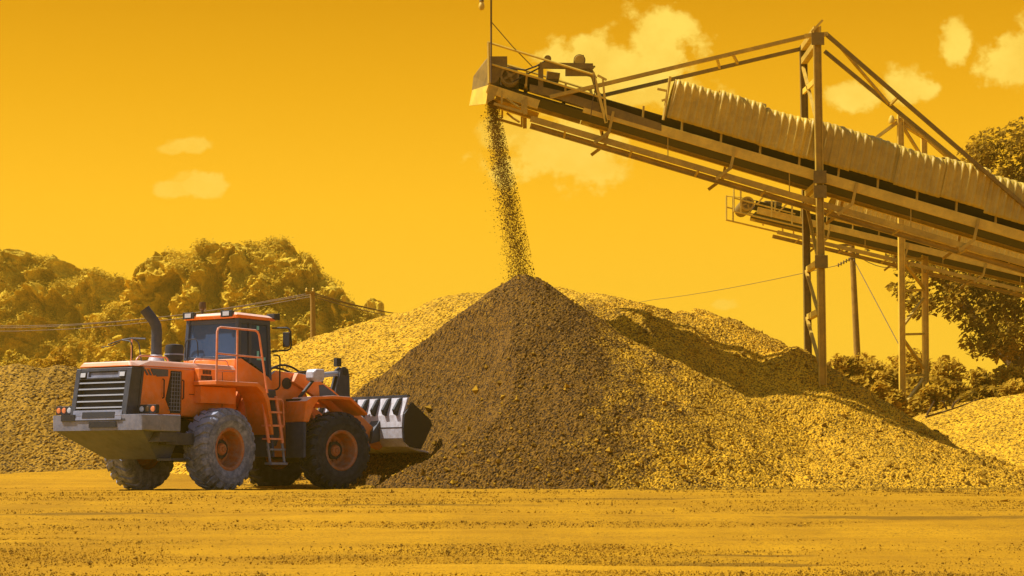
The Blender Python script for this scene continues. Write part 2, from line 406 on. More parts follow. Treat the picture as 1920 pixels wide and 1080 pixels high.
c = mixc(t, ramp(t, [(.42, 0.), (.68, .5)], noise(t, mp2.outputs[0], 1., 7, .7)), c, (.24, .11, .003))
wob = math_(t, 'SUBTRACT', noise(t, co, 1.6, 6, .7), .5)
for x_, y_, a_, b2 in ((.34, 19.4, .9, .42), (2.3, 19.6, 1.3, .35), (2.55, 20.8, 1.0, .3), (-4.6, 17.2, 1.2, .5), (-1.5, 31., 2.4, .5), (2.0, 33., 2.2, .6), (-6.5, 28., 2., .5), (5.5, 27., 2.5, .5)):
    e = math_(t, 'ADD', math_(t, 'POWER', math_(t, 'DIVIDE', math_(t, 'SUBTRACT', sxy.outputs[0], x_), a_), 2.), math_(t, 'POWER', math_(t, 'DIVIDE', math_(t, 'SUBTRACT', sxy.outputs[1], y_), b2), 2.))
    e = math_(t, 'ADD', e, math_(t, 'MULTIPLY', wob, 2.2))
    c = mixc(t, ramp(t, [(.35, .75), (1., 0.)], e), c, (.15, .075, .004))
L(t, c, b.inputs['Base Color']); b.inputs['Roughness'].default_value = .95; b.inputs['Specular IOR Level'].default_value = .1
bp = N(t, 'ShaderNodeBump'); bp.inputs['Strength'].default_value = .8; bp.inputs['Distance'].default_value = .02
L(t, math_(t, 'ADD', noise(t, co, 26, 6, .7), math_(t, 'MULTIPLY', vo.outputs['Distance'], -.6)), bp.inputs['Height']); L(t, bp.outputs[0], b.inputs['Normal'])
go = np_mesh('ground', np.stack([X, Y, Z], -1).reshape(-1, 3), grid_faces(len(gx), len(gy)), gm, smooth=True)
tag(go, kind='structure')

# loose stones lying about (stuff)
def stones(name, P, sizes, mat):
    n = len(P); base = np.array([(1, 0, 0), (-1, 0, 0), (0, 1, 0), (0, -1, 0), (0, 0, 1), (0, 0, -1)], float)
    fc = np.array([(0, 2, 4), (2, 1, 4), (1, 3, 4), (3, 0, 4), (2, 0, 5), (1, 2, 5), (3, 1, 5), (0, 3, 5)])
    ax = rng.uniform(.55, 1.2, (n, 6)); th = rng.uniform(0, 6.28, n); ph = rng.uniform(0, 6.28, n)
    V = base[None] * ax[:, :, None] * sizes[:, None, None]
    cx, sx = np.cos(ph), np.sin(ph); y2 = V[:, :, 1] * cx[:, None] - V[:, :, 2] * sx[:, None]; z2 = V[:, :, 1] * sx[:, None] + V[:, :, 2] * cx[:, None]
    cz, sz = np.cos(th), np.sin(th); x3 = V[:, :, 0] * cz[:, None] - y2 * sz[:, None]; y3 = V[:, :, 0] * sz[:, None] + y2 * cz[:, None]
    V = np.stack([x3, y3, z2], -1) + P[:, None, :]
    Fc = fc[None] + (np.arange(n) * 6)[:, None, None]
    return np_mesh(name, V.reshape(-1, 3), Fc.reshape(-1, 3), mat)
n = 150000
py_ = 1 / (1 / 44. + rng.random(n) * (1 / 15.2 - 1 / 44.)); px_ = (rng.random(n) - .5) * 2 * (py_ * .285 + .6)
dens = .55 * vnoise(px_ * .35, py_ * 1.3) + .35 * vnoise(px_ * 1.4, py_ * 3.5) + .7 * vnoise(px_ * 1.2, py_ * .14) + .45 * rng.normal(size=n)
keep = dens > .0
px_, py_ = px_[keep], py_[keep]
pz_ = ground_z(px_, py_) + .004
so_ = stones('loose_gravel', np.stack([px_, py_, pz_], -1), (rng.gamma(1.4, .0028, len(px_)) + .003) * (.55 + py_ / 45), 'pebble')
tag(so_, kind='stuff')

# ------------------------------------------------------------------ gravel piles
A_F, A_R = R(44), R(57); J = Vector((-6.16, 41.96, 0))
def pile(name, cones, xr, yr, step, mat, label, rough=.022, cut=None, k=22., loose=.05, toe=None):
    xs = np.arange(xr[0], xr[1], step); ys = np.arange(yr[0], yr[1], step); X, Y = np.meshgrid(xs, ys)
    wa = .16 * (1 - np.exp(-((X - cones[0][0]) ** 2 + (Y - cones[0][1]) ** 2) / 6.))
    wx = X + wa * fbm(X * .55, Y * .55, o=3); wy = Y + wa * fbm(X * .55 + 40, Y * .55, o=3)
    H = None
    for x, y, z, sl, rd in cones:
        h = z - sl * (np.sqrt((wx - x) ** 2 + (wy - y) ** 2 + rd * rd) - rd)
        H = h if H is None else np.logaddexp(H * k, h * k) / k
    G = ground_z(X, Y)
    H = H - G
    H = np.logaddexp(H * 5, -1.4) / 5 - .36 * np.exp(-np.maximum(H, 0) * 1.2) + .10 * sstep(.5, 3, H)        # concave toe
    if cut is not None: H = np.minimum(H, cut(X, Y))
    H = H + loose * fbm(X * 1.3, Y * 1.3, o=4) * sstep(0, .5, H) + .03 * fbm(X * 3.5, Y * 1.2, o=2) * sstep(.3, 1.2, H)
    jit = rng.random(X.shape) - .5
    if toe is not None: m_ = (H > -.06) & (H < .01) & (Y < 47); toe.append((X[m_], Y[m_]))
    Z = G + H + jit * 2 * rough * sstep(-.12, .08, H)
    if toe is not None: toe.append((X, Y, Z, H))
    Xj = X + (rng.random(X.shape) - .5) * step * .7; Yj = Y + (rng.random(X.shape) - .5) * step * .7
    v = np.stack([Xj, Yj, Z], -1).reshape(-1, 3); f = grid_faces(len(xs), len(ys))
    hk = (H > -.07).ravel(); f = f[hk[f].any(1)]
    used = np.unique(f); mp = np.zeros(len(v), int); mp[used] = np.arange(len(used))
    o = np_mesh(name, v[used], mp[f], mat); tag(o, label, 'gravel pile'); return o
def P3(px, py, Y): q = at(px, py, Y); return q.x, q.y, q.z
def loader_cut(X, Y):
    rx, ry = X - J.x, Y - J.y; c, s = math.cos(A_F), math.sin(A_F)
    xf = rx * c + ry * s; yf = -rx * s + ry * c
    dx = np.maximum(np.maximum(-8 - xf, xf - 3.45), 0); dy = np.maximum(np.abs(yf) - 1.72, 0)
    d1 = np.sqrt(dx ** 2 + dy ** 2)
    dx = np.maximum(np.maximum(-8 - xf, xf - 2.7), 0); dy = np.maximum(np.maximum(-3.3 - yf, yf), 0)
    d2 = np.sqrt(dx ** 2 + dy ** 2)
    return np.minimum(d1 * .95 + .2 * d1 ** 2, d2 * .75 + .2 * d2 ** 2) - .12
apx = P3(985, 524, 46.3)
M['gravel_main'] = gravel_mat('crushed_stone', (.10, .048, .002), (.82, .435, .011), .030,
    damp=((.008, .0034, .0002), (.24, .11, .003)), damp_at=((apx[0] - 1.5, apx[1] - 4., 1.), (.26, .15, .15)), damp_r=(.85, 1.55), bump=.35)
crest = [P3(1060, 578, 46.) + (.72, .3)] + [P3(a, b_, 45.3) + (.66, .25) for a, b_ in ((1120, 627), (1165, 645), (1210, 664), (1255, 684), (1300, 705), (1345, 724), (1390, 745), (1435, 766), (1480, 788), (1520, 805))]
shoulder = [P3(a, b_, c) + (.74, .4) for a, b_, c in ((1110, 575, 48.3), (1165, 567, 48.3), (1205, 580, 48.3), (1245, 592, 48.4), (1280, 591, 48.8), (1315, 584, 49.3), (1355, 603, 49.8), (1398, 626, 49.9), (1440, 652, 50.))]
TOE = []
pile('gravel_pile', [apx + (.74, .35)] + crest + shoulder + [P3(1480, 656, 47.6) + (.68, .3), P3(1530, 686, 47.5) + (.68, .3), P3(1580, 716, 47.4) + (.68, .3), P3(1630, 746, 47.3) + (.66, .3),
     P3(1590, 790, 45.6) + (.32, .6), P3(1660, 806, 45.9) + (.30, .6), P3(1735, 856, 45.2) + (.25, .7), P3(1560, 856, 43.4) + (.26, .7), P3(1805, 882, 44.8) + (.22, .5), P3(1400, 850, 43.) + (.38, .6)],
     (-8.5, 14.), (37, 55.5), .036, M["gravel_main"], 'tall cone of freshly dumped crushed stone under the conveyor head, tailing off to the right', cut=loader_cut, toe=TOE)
tx, ty = TOE[0]; kk = rng.integers(0, len(tx), 16000); sp_ = rng.exponential(.5, 16000) * (1 + 1.6 * sstep(3, 9, tx[kk]))
an = rng.uniform(-2.6, -.5, 16000); tx, ty = tx[kk] + np.cos(an) * sp_, ty[kk] + np.sin(an) * sp_
spill = stones('spilled_gravel', np.stack([tx, ty, ground_z(tx, ty) + .008], -1), rng.gamma(2., .009, 16000) + .008, 'pebble'); tag(spill, kind='stuff')
M['gravel_pale'] = gravel_mat('pale_crushed_stone', (.18, .09, .003), (.82, .445, .013), .05)
pile('gravel_pile', [P3(1010, 545, 59) + (.42, 1.5), P3(900, 556, 59) + (.42, 1.2), P3(780, 590, 59) + (.42, 1.2), P3(680, 628, 59) + (.42, 1.), P3(600, 662, 59) + (.45, 1.), P3(1110, 556, 59) + (.45, 1.2)],
     (-15, 7), (47, 62), .055, M['gravel_pale'], 'long pale gravel heap behind the loader cab and bucket', rough=.02)
M['gravel_left'] = gravel_mat('brown_crushed_stone', (.06, .03, .002), (.46, .24, .011), .05)
pile('gravel_pile', [P3(-60, 690, 53) + (.62, 1.), P3(40, 688, 53) + (.62, 1.), P3(118, 690, 53) + (.62, .8), P3(-200, 700, 53) + (.6, 1.)],
     (-20, -7), (45, 57), .055, M['gravel_left'], 'flat topped brown gravel heap at the left edge behind the engine grille', rough=.02)
pile('gravel_pile', [P3(1905, 744, 57) + (.30, 2.), P3(1990, 735, 57) + (.30, 2.), P3(1830, 768, 57) + (.30, 1.)],
     (8.5, 23), (48, 62), .06, M['gravel_pale'], 'low pale gravel mound at the right edge below the bushes', rough=.022)

xs_, ys_, zs_, hs_ = [q.ravel() for q in TOE[1]]; ok_ = np.nonzero((hs_ > .03) & (rng.random(len(hs_)) < np.exp(-hs_ / 1.6) * .9 + .1))[0]
ii = ok_[rng.integers(0, len(ok_), 2600)]
big_ = stones('coarse_stones', np.stack([xs_[ii], ys_[ii], zs_[ii] + .015], -1), rng.gamma(2., .013, 2600) + .016, 'pebble'); tag(big_, kind='stuff')
# falling stones (stuff)
n = 17000
tt = rng.random(n) ** 1.15
ptsx = np.interp(tt, [0, .12, .35, .62, 1], [924, 929, 941, 960, 982]); ptsy = 188 + tt * 345
wid = np.interp(tt, [0, .1, .4, 1], [4, 6.5, 9.5, 12])
off = np.clip(rng.normal(0, 1, n), -2.2, 2.) * wid - rng.exponential(1, n) * wid * .55 * (rng.random(n) < .4)
Pp = np.array([at(a + b, c, 46.7 + d) for a, b, c, d in zip(ptsx, off, ptsy, rng.normal(0, .2, n))])
fo = stones('falling_gravel', Pp, rng.gamma(2., .0031, n) + .0045, 'stone_fall'); tag(fo, kind='stuff')

# ------------------------------------------------------------------ hills
def hill(name, prof, Y, depth, base_z, mat, seed, amp=1., n=(460, 210), steep=.55):
    """prof: skyline as photo pixels at depth Y; a craggy body of real depth is raised under it"""
    pxs = np.array([p[0] for p in prof], float); pys = np.array([p[1] for p in prof], float)
    u = np.linspace(pxs[0], pxs[-1], n[0]); top = np.interp(u, pxs, pys)
    q = [at(a, b, Y) for a, b in zip(u, top)]
    x = np.array([p.x for p in q]); zt = np.array([p.z for p in q]); zt = np.maximum(zt - base_z, .0)
    s = np.linspace(0, 1, n[1])
    # cross-section: foot slope, cliff, rounded crown, back
    sy = np.interp(s, [0, .2, .55, .75, 1], [-1.0, -.55, -.18, 0, 1.0]); sz = np.interp(s, [0, .2, .55, .68, .75, .82, 1], [0, .22, .80, .97, 1., .95, 0])
    X = x[None] + 0 * s[:, None]; Yv = Y + sy[:, None] * depth * (.35 + .65 * (zt / zt.max())[None]) ; Zv = base_z + sz[:, None] * zt[None]
    m = np.sin(np.pi * s)[:, None] * np.minimum(1, zt / zt.max() * 3)[None]
    rid = 1 - np.abs(fbm(X * .16 + seed, Yv * .05, Zv * .16, o=5, g=.6)) * 2
    lum = fbm(X * .5 + seed, Yv * .3, Zv * .5, o=4, g=.6)
    Yv = Yv - amp * m * (3.2 * rid + 1.5 * lum)
    X = X + amp * m * (1.2 * fbm(X * .2, Zv * .2 + seed, Yv * .1, o=4))
    Zv = Zv + amp * m * (1.1 * fbm(X * .3 + seed, Zv * .3, o=4) + .5 * lum)
    rk = np.abs(fbm(X * .9 + seed, Yv * .6, Zv * 1.1, o=4, g=.65)); Yv = Yv - amp * m * .6 * rk; X = X - amp * m * .35 * rk
    return np_mesh(name, np.stack([X, Yv, Zv], -1).reshape(-1, 3), grid_faces(n[0], n[1]), mat), X, Yv, Zv
hm = bpy.data.materials.new('hill_rock_and_scrub'); t = nt(hm)
o_ = N(t, 'ShaderNodeOutputMaterial'); b = N(t, 'ShaderNodeBsdfPrincipled'); L(t, b.outputs[0], o_.inputs[0])
co = N(t, 'ShaderNodeTexCoord').outputs['Object']
c = mixc(t, ramp(t, [(.35, 0.), (.65, 1.)], noise(t, co, .35, 8, .7)), (.42, .25, .011), (.88, .57, .037))
c = mixc(t, ramp(t, [(.5, 0.), (.7, .7)], noise(t, co, 1.3, 6, .7)), c, (.16, .09, .004))
L(t, c, b.inputs['Base Color']); b.inputs['Roughness'].default_value = .95; b.inputs['Specular IOR Level'].default_value = .1
bp = N(t, 'ShaderNodeBump'); bp.inputs['Strength'].default_value = .7; bp.inputs['Distance'].default_value = .5
L(t, noise(t, co, 1.6, 8, .7), bp.inputs['Height']); L(t, bp.outputs[0], b.inputs['Normal'])
def leaf_cards(name, C, size, mat, parent=None, flat=.0, bias=1.9):
    """many bent leaf-clump faces at points C"""
    n = len(C); a = rng.normal(size=(n, 3)); a[:, 2] *= (1 - flat); a += bias * np.array(SUN + Vector((0, -.35, .15)))[None]; a /= np.linalg.norm(a, axis=1)[:, None]
    r = rng.normal(size=(n, 3)); b_ = np.cross(a, r); b_ /= np.linalg.norm(b_, axis=1)[:, None]; c_ = np.cross(a, b_)
    sz = size * rng.uniform(.5, 1.3, n)[:, None]
    asp = rng.uniform(.35, .7, n)[:, None]
    p0 = C - b_ * sz; p1 = C + c_ * sz * asp + a * sz * .2; p2 = C + b_ * sz * rng.uniform(.7, 1.1, n)[:, None]; p3 = C - c_ * sz * asp + a * sz * .2
    V = np.stack([p0, p1, p2, p3], 1).reshape(-1, 3); f = np.arange(4 * n).reshape(n, 4)
    f = np.concatenate([f[:, [0, 1, 2]], f[:, [0, 2, 3]]])
    return np_mesh(name, V, f, mat, parent)
def scrub_on(X, Yv, Zv, n, size, mat, thresh=0., zmin=0):
    h, w_ = X.shape; i = rng.integers(2, int(h * .86), n); j = rng.integers(1, w_ - 1, n)
    P = np.stack([X[i, j], Yv[i, j], Zv[i, j]], -1)
    k = fbm(P[:, 0] * .22, P[:, 2] * .22, P[:, 1] * .1, o=3) + .25 * (1 - i / h) > thresh
    P = P[k]; P = np.repeat(P, 5, 0) + np.clip(rng.normal(size=(len(P) * 5, 3)), -1.5, 1.5) * [.38, .38, .28]
    P[:, 2] += .12
    o = leaf_cards('hill_scrub', P, size, mat); tag(o, kind='stuff'); return o
ho, X1, Y1, Z1 = hill('hill', [(150, 700), (205, 600), (228, 545), (258, 512), (300, 482), (345, 468), (385, 458), (432, 456), (470, 462), (500, 456), (540, 458), (562, 478), (600, 508), (640, 545), (662, 572), (690, 592), (722, 612), (770, 660), (800, 700)], 210, 26, 3., hm, 3.1)
tag(ho, kind='structure')
scrub_on(X1, Y1, Z1, 22000, .17, M['leaf_hill'], .28)
ho, X1, Y1, Z1 = hill('hill', [(-330, 640), (-200, 520), (-60, 468), (0, 470), (60, 478), (100, 480), (150, 500), (190, 512), (228, 522), (250, 560), (300, 640), (330, 700)], 235, 26, 3., hm, 9.7)
tag(ho, kind='structure')
scrub_on(X1, Y1, Z1, 20000, .19, M['leaf_hill'], .18)
ho, X1, Y1, Z1 = hill('hill', [(600, 650), (640, 600), (672, 574), (700, 568), (716, 576), (722, 604), (760, 640), (800, 660)], 330, 20, 4., hm, 5.3, n=(120, 60))
tag(ho, kind='structure')

# ------------------------------------------------------------------ trees and bushes
def lobes_points(lobes, n):
    vol = np.array([l[3] * l[4] * l[5] for l in lobes]) ** .8; k = rng.choice(len(lobes), n, p=vol / vol.sum())
    d = rng.normal(size=(n, 3)); d /= np.linalg.norm(d, axis=1)[:, None]
    rr = rng.random(n) ** .42
    Lb = np.array(lobes)[k]
    P = Lb[:, :3] + d * rr[:, None] * Lb[:, 3:6]
    q = fbm(P[:, 0] * 1.1, P[:, 1] * 1.1, P[:, 2] * 1.1, o=3)
    return P[q > -.25]
def branch(mb, p, d, ln, r, depth, tips):
    pts = [Vector(p)]; rs = [r]; d = Vector(d).normalized()
    for i in range(4):
        d = (d + Vector((random.uniform(-.22, .22), random.uniform(-.22, .22), random.uniform(-.02, .15)))).normalized()
        pts.append(pts[-1] + d * ln / 4); rs.append(r * (1 - .13 * (i + 1)))
    mb.tube(pts, rs, 7); tips.append(pts[-1])
    if depth:
        for i in range(3 if depth > 1 else 2):
            b = pts[random.choice((2, 3, 4))]
            nd = (d + Vector((random.uniform(-1, 1), random.uniform(-1, 1), random.uniform(-.1, .7))) * .95).normalized()
            branch(mb, b, nd, ln * random.uniform(.55, .8), r * .5, depth - 1, tips)
def tree(name, base, h, lobes, n, leaf, mat, label, cat='tree', trunk_r=.3, lean=(0, 0), group=None, fork=.35):
    o = empty(name, base); tag(o, label, cat, group); tips = []
    mb = MB(); top = h * fork
    mb.tube([(0, 0, -.6), (lean[0] * .3, 0, top * .5), (lean[0] * .7, 0, top)], [trunk_r * 1.25, trunk_r, trunk_r * .85], 10)
    for i in range(5):
        a = i * 1.26 + random.random() * .5
        branch(mb, (lean[0] * .6, 0, top * random.uniform(.75, 1.)), (math.cos(a) * .8, math.sin(a) * .8, random.uniform(.4, 1.)), h * .33, trunk_r * .5, 2, tips)
    tr = mb.build('trunk', 'bark', o, smooth=True)
    P = lobes_points(lobes, n)
    c = leaf_cards('crown', P, leaf, mat, o); return o
def lobe_of(base, px, py, Y, rx, rz, ry=None):
    q = at(px, py, Y) - Vector(base); k = Y / F
    return (q.x, q.y, q.z, rx * k, (ry or rx) * k, rz * k)
bz = at(1906, 760, 86); bz = (bz.x, 86., float(ground_z(0, 86)))
lb = [lobe_of(bz, *a) for a in ((1880, 280, 85, 70, 45), (1950, 260, 86, 75, 50), (1830, 300, 86, 42, 30), (1985, 340, 86, 100, 70), (1900, 370, 88, 110, 60), (1760, 520, 83, 62, 48), (1700, 490, 84, 42, 32),
    (1830, 560, 83, 80, 62), (1900, 520, 84, 90, 85), (1960, 600, 85, 90, 70), (1725, 570, 85, 42, 30), (1840, 640, 83, 42, 36), (1690, 540, 86, 26, 20), (1880, 640, 82, 50, 40), (2040, 480, 88, 120, 120), (1800, 460, 88, 80, 50))]
tree('broadleaf_tree', bz, 13.5, lb, 42000, .145, M['leaf_dark'], 'big dark broadleaf tree at the right edge behind the conveyor', 'tree', .42)
def bush(px, py, Y, rw, rh, mat, label, n=1500, leaf=.2):
    b0 = at(px, py, Y); gz = float(ground_z(b0.x, Y)); base = (b0.x, Y, gz)
    k = Y / F; ztop = b0.z - gz
    lobes = []
    for i in range(7):
        a = random.uniform(-1, 1); lobes.append((a * rw * k * .7, random.uniform(-.5, .5) * rw * k * .6, ztop * random.uniform(.25, .85) * (1 - .35 * abs(a)), rw * k * random.uniform(.3, .5), rw * k * random.uniform(.3, .5), ztop * random.uniform(.2, .3)))
    lobes.append((0, 0, ztop * .82, rw * k * .35, rw * k * .35, ztop * .18))
    o = empty('bush', base); tag(o, label, 'bush', 'bushes beyond the gravel')
    mb = MB()
    for i in range(6):
        a = random.random() * 6.28; mb.tube([(0, 0, -.2), (math.cos(a) * rw * k * .25, math.sin(a) * rw * k * .25, ztop * .4), (math.cos(a) * rw * k * .5, math.sin(a) * rw * k * .4, ztop * .75)], [.05, .035, .015], 5)
    mb.build('stem', 'bark', o)
    leaf_cards('foliage', lobes_points(lobes, n), leaf, M[mat], o)
for a in ((1590, 668, 76, 40, 0, 'leaf', 'bush right beside the front tower leg'),
          (1632, 672, 79, 46, 0, 'leaf_pale', 'pale bush behind the foot of the tall utility pole'),
          (1665, 690, 74, 34, 0, 'leaf_pale', 'pale bush left of the lattice tower'),
          (1715, 700, 78, 44, 0, 'leaf', 'bush seen through the lattice tower legs'),
          (1700, 655, 92, 60, 0, 'leaf', 'taller thicket bush behind the lattice tower'),
          (1775, 668, 80, 48, 0, 'leaf_pale', 'pale tall bush right of the lattice tower'),
          (1790, 715, 70, 38, 0, 'leaf', 'low bush in front of the pale tall one'),
          (1835, 690, 74, 46, 0, 'leaf', 'rounded bush below the middle of the big tree'),
          (1890, 682, 72, 52, 0, 'leaf_pale', 'broad pale bush under the trunk of the big tree'),
          (1945, 690, 73, 55, 0, 'leaf_pale', 'pale bush cut by the right edge of the picture'),
          (1850, 722, 66, 34, 0, 'leaf_dark', 'small dark bush on the crest of the right mound'),
          (1650, 720, 66, 30, 0, 'leaf_pale', 'low pale bush just left of the lattice tower foot'),
          (1745, 722, 68, 36, 0, 'leaf_pale', 'low pale bush just right of the lattice tower foot'),
          (1905, 712, 64, 40, 0, 'leaf_pale', 'low pale bush on top of the right mound'),
          (1605, 705, 70, 28, 0, 'leaf_pale', 'low pale bush between the front tower leg and the utility pole'),
          (1545, 690, 84, 36, 0, 'leaf', 'bush behind the dark heap between the front tower legs'),
          (1510, 668, 90, 40, 0, 'leaf', 'far bush left of the front tower legs'),
          (1422, 618, 70, 20, 0, 'leaf_pale', 'small lone bush showing over the gravel ridge'),
          (110, 650, 95, 75, 0, 'leaf', 'broad bush at the foot of the left hill'),
          (215, 655, 92, 60, 0, 'leaf_hill', 'bush behind the exhaust side of the engine hood'),
          (25, 655, 98, 70, 0, 'leaf_hill', 'bush at the far left edge below the hill'),
          (545, 625, 105, 62, 0, 'leaf_hill', 'shrub behind the cab mirrors'),
          (620, 622, 110, 55, 0, 'leaf_hill', 'shrub right of the wooden power pole'),
          (690, 606, 140, 50, 0, 'leaf_hill', 'shrub at the right foot of the big hill'),
          (480, 640, 108, 60, 0, 'leaf_hill', 'shrub hidden mostly behind the cab')):
    bush(a[0], a[1], a[2], a[3] * (2.1 if a[0] > 1480 else 1.3), a[4], a[5], a[6], n=int(3500 + a[3] * 80), leaf=.065 + .0011 * a[2])
# dead branch on the right mound
d0 = at(1835, 752, 54.5); o = empty('dead_branch', d0)
mb = MB()
for seg in ([(1735, 782), (1770, 772), (1800, 762), (1835, 748)], [(1738, 778), (1745, 765), (1752, 752)], [(1775, 768), (1770, 755), (1764, 752)], [(1785, 765), (1790, 755), (1800, 748)]):
    mb.tube([at(a, b_ , 54.2) - d0 for a, b_ in seg], [.035, .03, .022, .012][:len(seg)], 6)
mb.build('dead_branch_wood', 'bark', o); tag(o, 'thin dark dead branch lying on the right gravel mound', 'branch')

# ------------------------------------------------------------------ utility poles and wires
def wire(pts, label, r=.022, sag=.0, cat='cable'):
    P = []
    for a, b_ in zip(pts[:-1], pts[1:]):
        for i in range(9):
            q = a.lerp(b_, i / 8); q.z -= sag * 4 * (i / 8) * (1 - i / 8); P.append(q)
    o = MB().tube(P, r, 5).build('power_line', 'wire'); tag(o, label, cat, 'overhead power lines'); return o
lp = at(589, 690, 90); o = empty('utility_pole', lp); tag(o, 'pale wooden power pole standing in front of the big hill', 'utility pole')
top = at(586, 546, 90) - lp
MB().tube([(0, 0, -1.5), top], [.15, .12], 10).build('pole', 'wood_pole', o, smooth=True)
MB().bar(top + Vector((-.32, -.14, -.12)), top + Vector((.1, -.14, -.06)), .09, .11).build('crossarm', 'wood_pole', o)
for dx_ in (-.28, .04): MB().lathe([(.0, 0), (.05, 0), (.06, .05), (.03, .1), (.05, .14), (0, .2)], top + Vector((dx_, -.14, -.04)), 'z', 10).build('insulator', 'ochre_light', o)
for k, (y0, ye, yr_) in enumerate(((549, 602, 582), (556, 608, 588), (552, 596, 576))):
    wire([at(-220, ye + 3, 118), at(586, y0, 90), at(1090, yr_ + 4, 100)], ('topmost wire strung over the left hill', 'lowest wire strung over the left hill', 'middle wire strung over the left hill')[k], sag=.9)
rp = at(1612, 738, 85); o = empty('utility_pole', rp); tag(o, 'leaning power pole with crossarm and insulators between the two towers', 'utility pole')
rt = at(1597, 452, 85) - rp
MB().tube([(0, 0, -1), rt], [.17, .12], 10).build('pole', 'wood_pole', o, smooth=True)
MB().bar(at(1562, 462, 84.8) - rp, at(1626, 455, 84.8) - rp, .1, .12).build('crossarm', 'wood_pole', o)
for px, py in ((1572, 463), (1583, 462), (1622, 458)):
    q = at(px, py, 84.75) - rp; e = q + Vector((.14, 0, -.3)); mb = MB()
    for i in range(5):
        c = q.lerp(e, i / 4); mb.lathe([(0, -.025), (.085, -.02), (.085, .02), (0, .025)], c, 'z', 8)
    mb.tube([q, e], .02, 5); mb.build('insulator', 'wire', o)
mb = MB(); q0 = at(1572, 497, 84.7) - rp; q1 = at(1597, 484, 84.7) - rp
for i in range(6): mb.lathe([(0, -.03), (.09, -.02), (.09, .02), (0, .03)], q0.lerp(q1, i / 5), 'x', 8)
mb.tube([q0, q1], .02, 5); mb.build('strain_insulator', 'wire', o)
fz = at(1602, 478, 84.8) - rp; MB().box(fz + Vector((.08, -.1, -.1)), fz + Vector((.2, .1, .15))).build('fuse_box', 'wire', o)
MB().tube([at(1600, 486, 84.9) - rp, at(1690, 655, 80) - rp], .02, 5).build('guy_wire', 'wire', o)
wire([at(1050, 582, 150), at(1225, 562, 130), at(1573, 497, 84.7)], 'thin wire climbing from behind the gravel ridge to the leaning pole', sag=.15, r=.016)
wire([at(1598, 472, 84.8), at(1700, 492, 110)], 'short slack wire from the leaning pole towards the big tree', sag=.5)

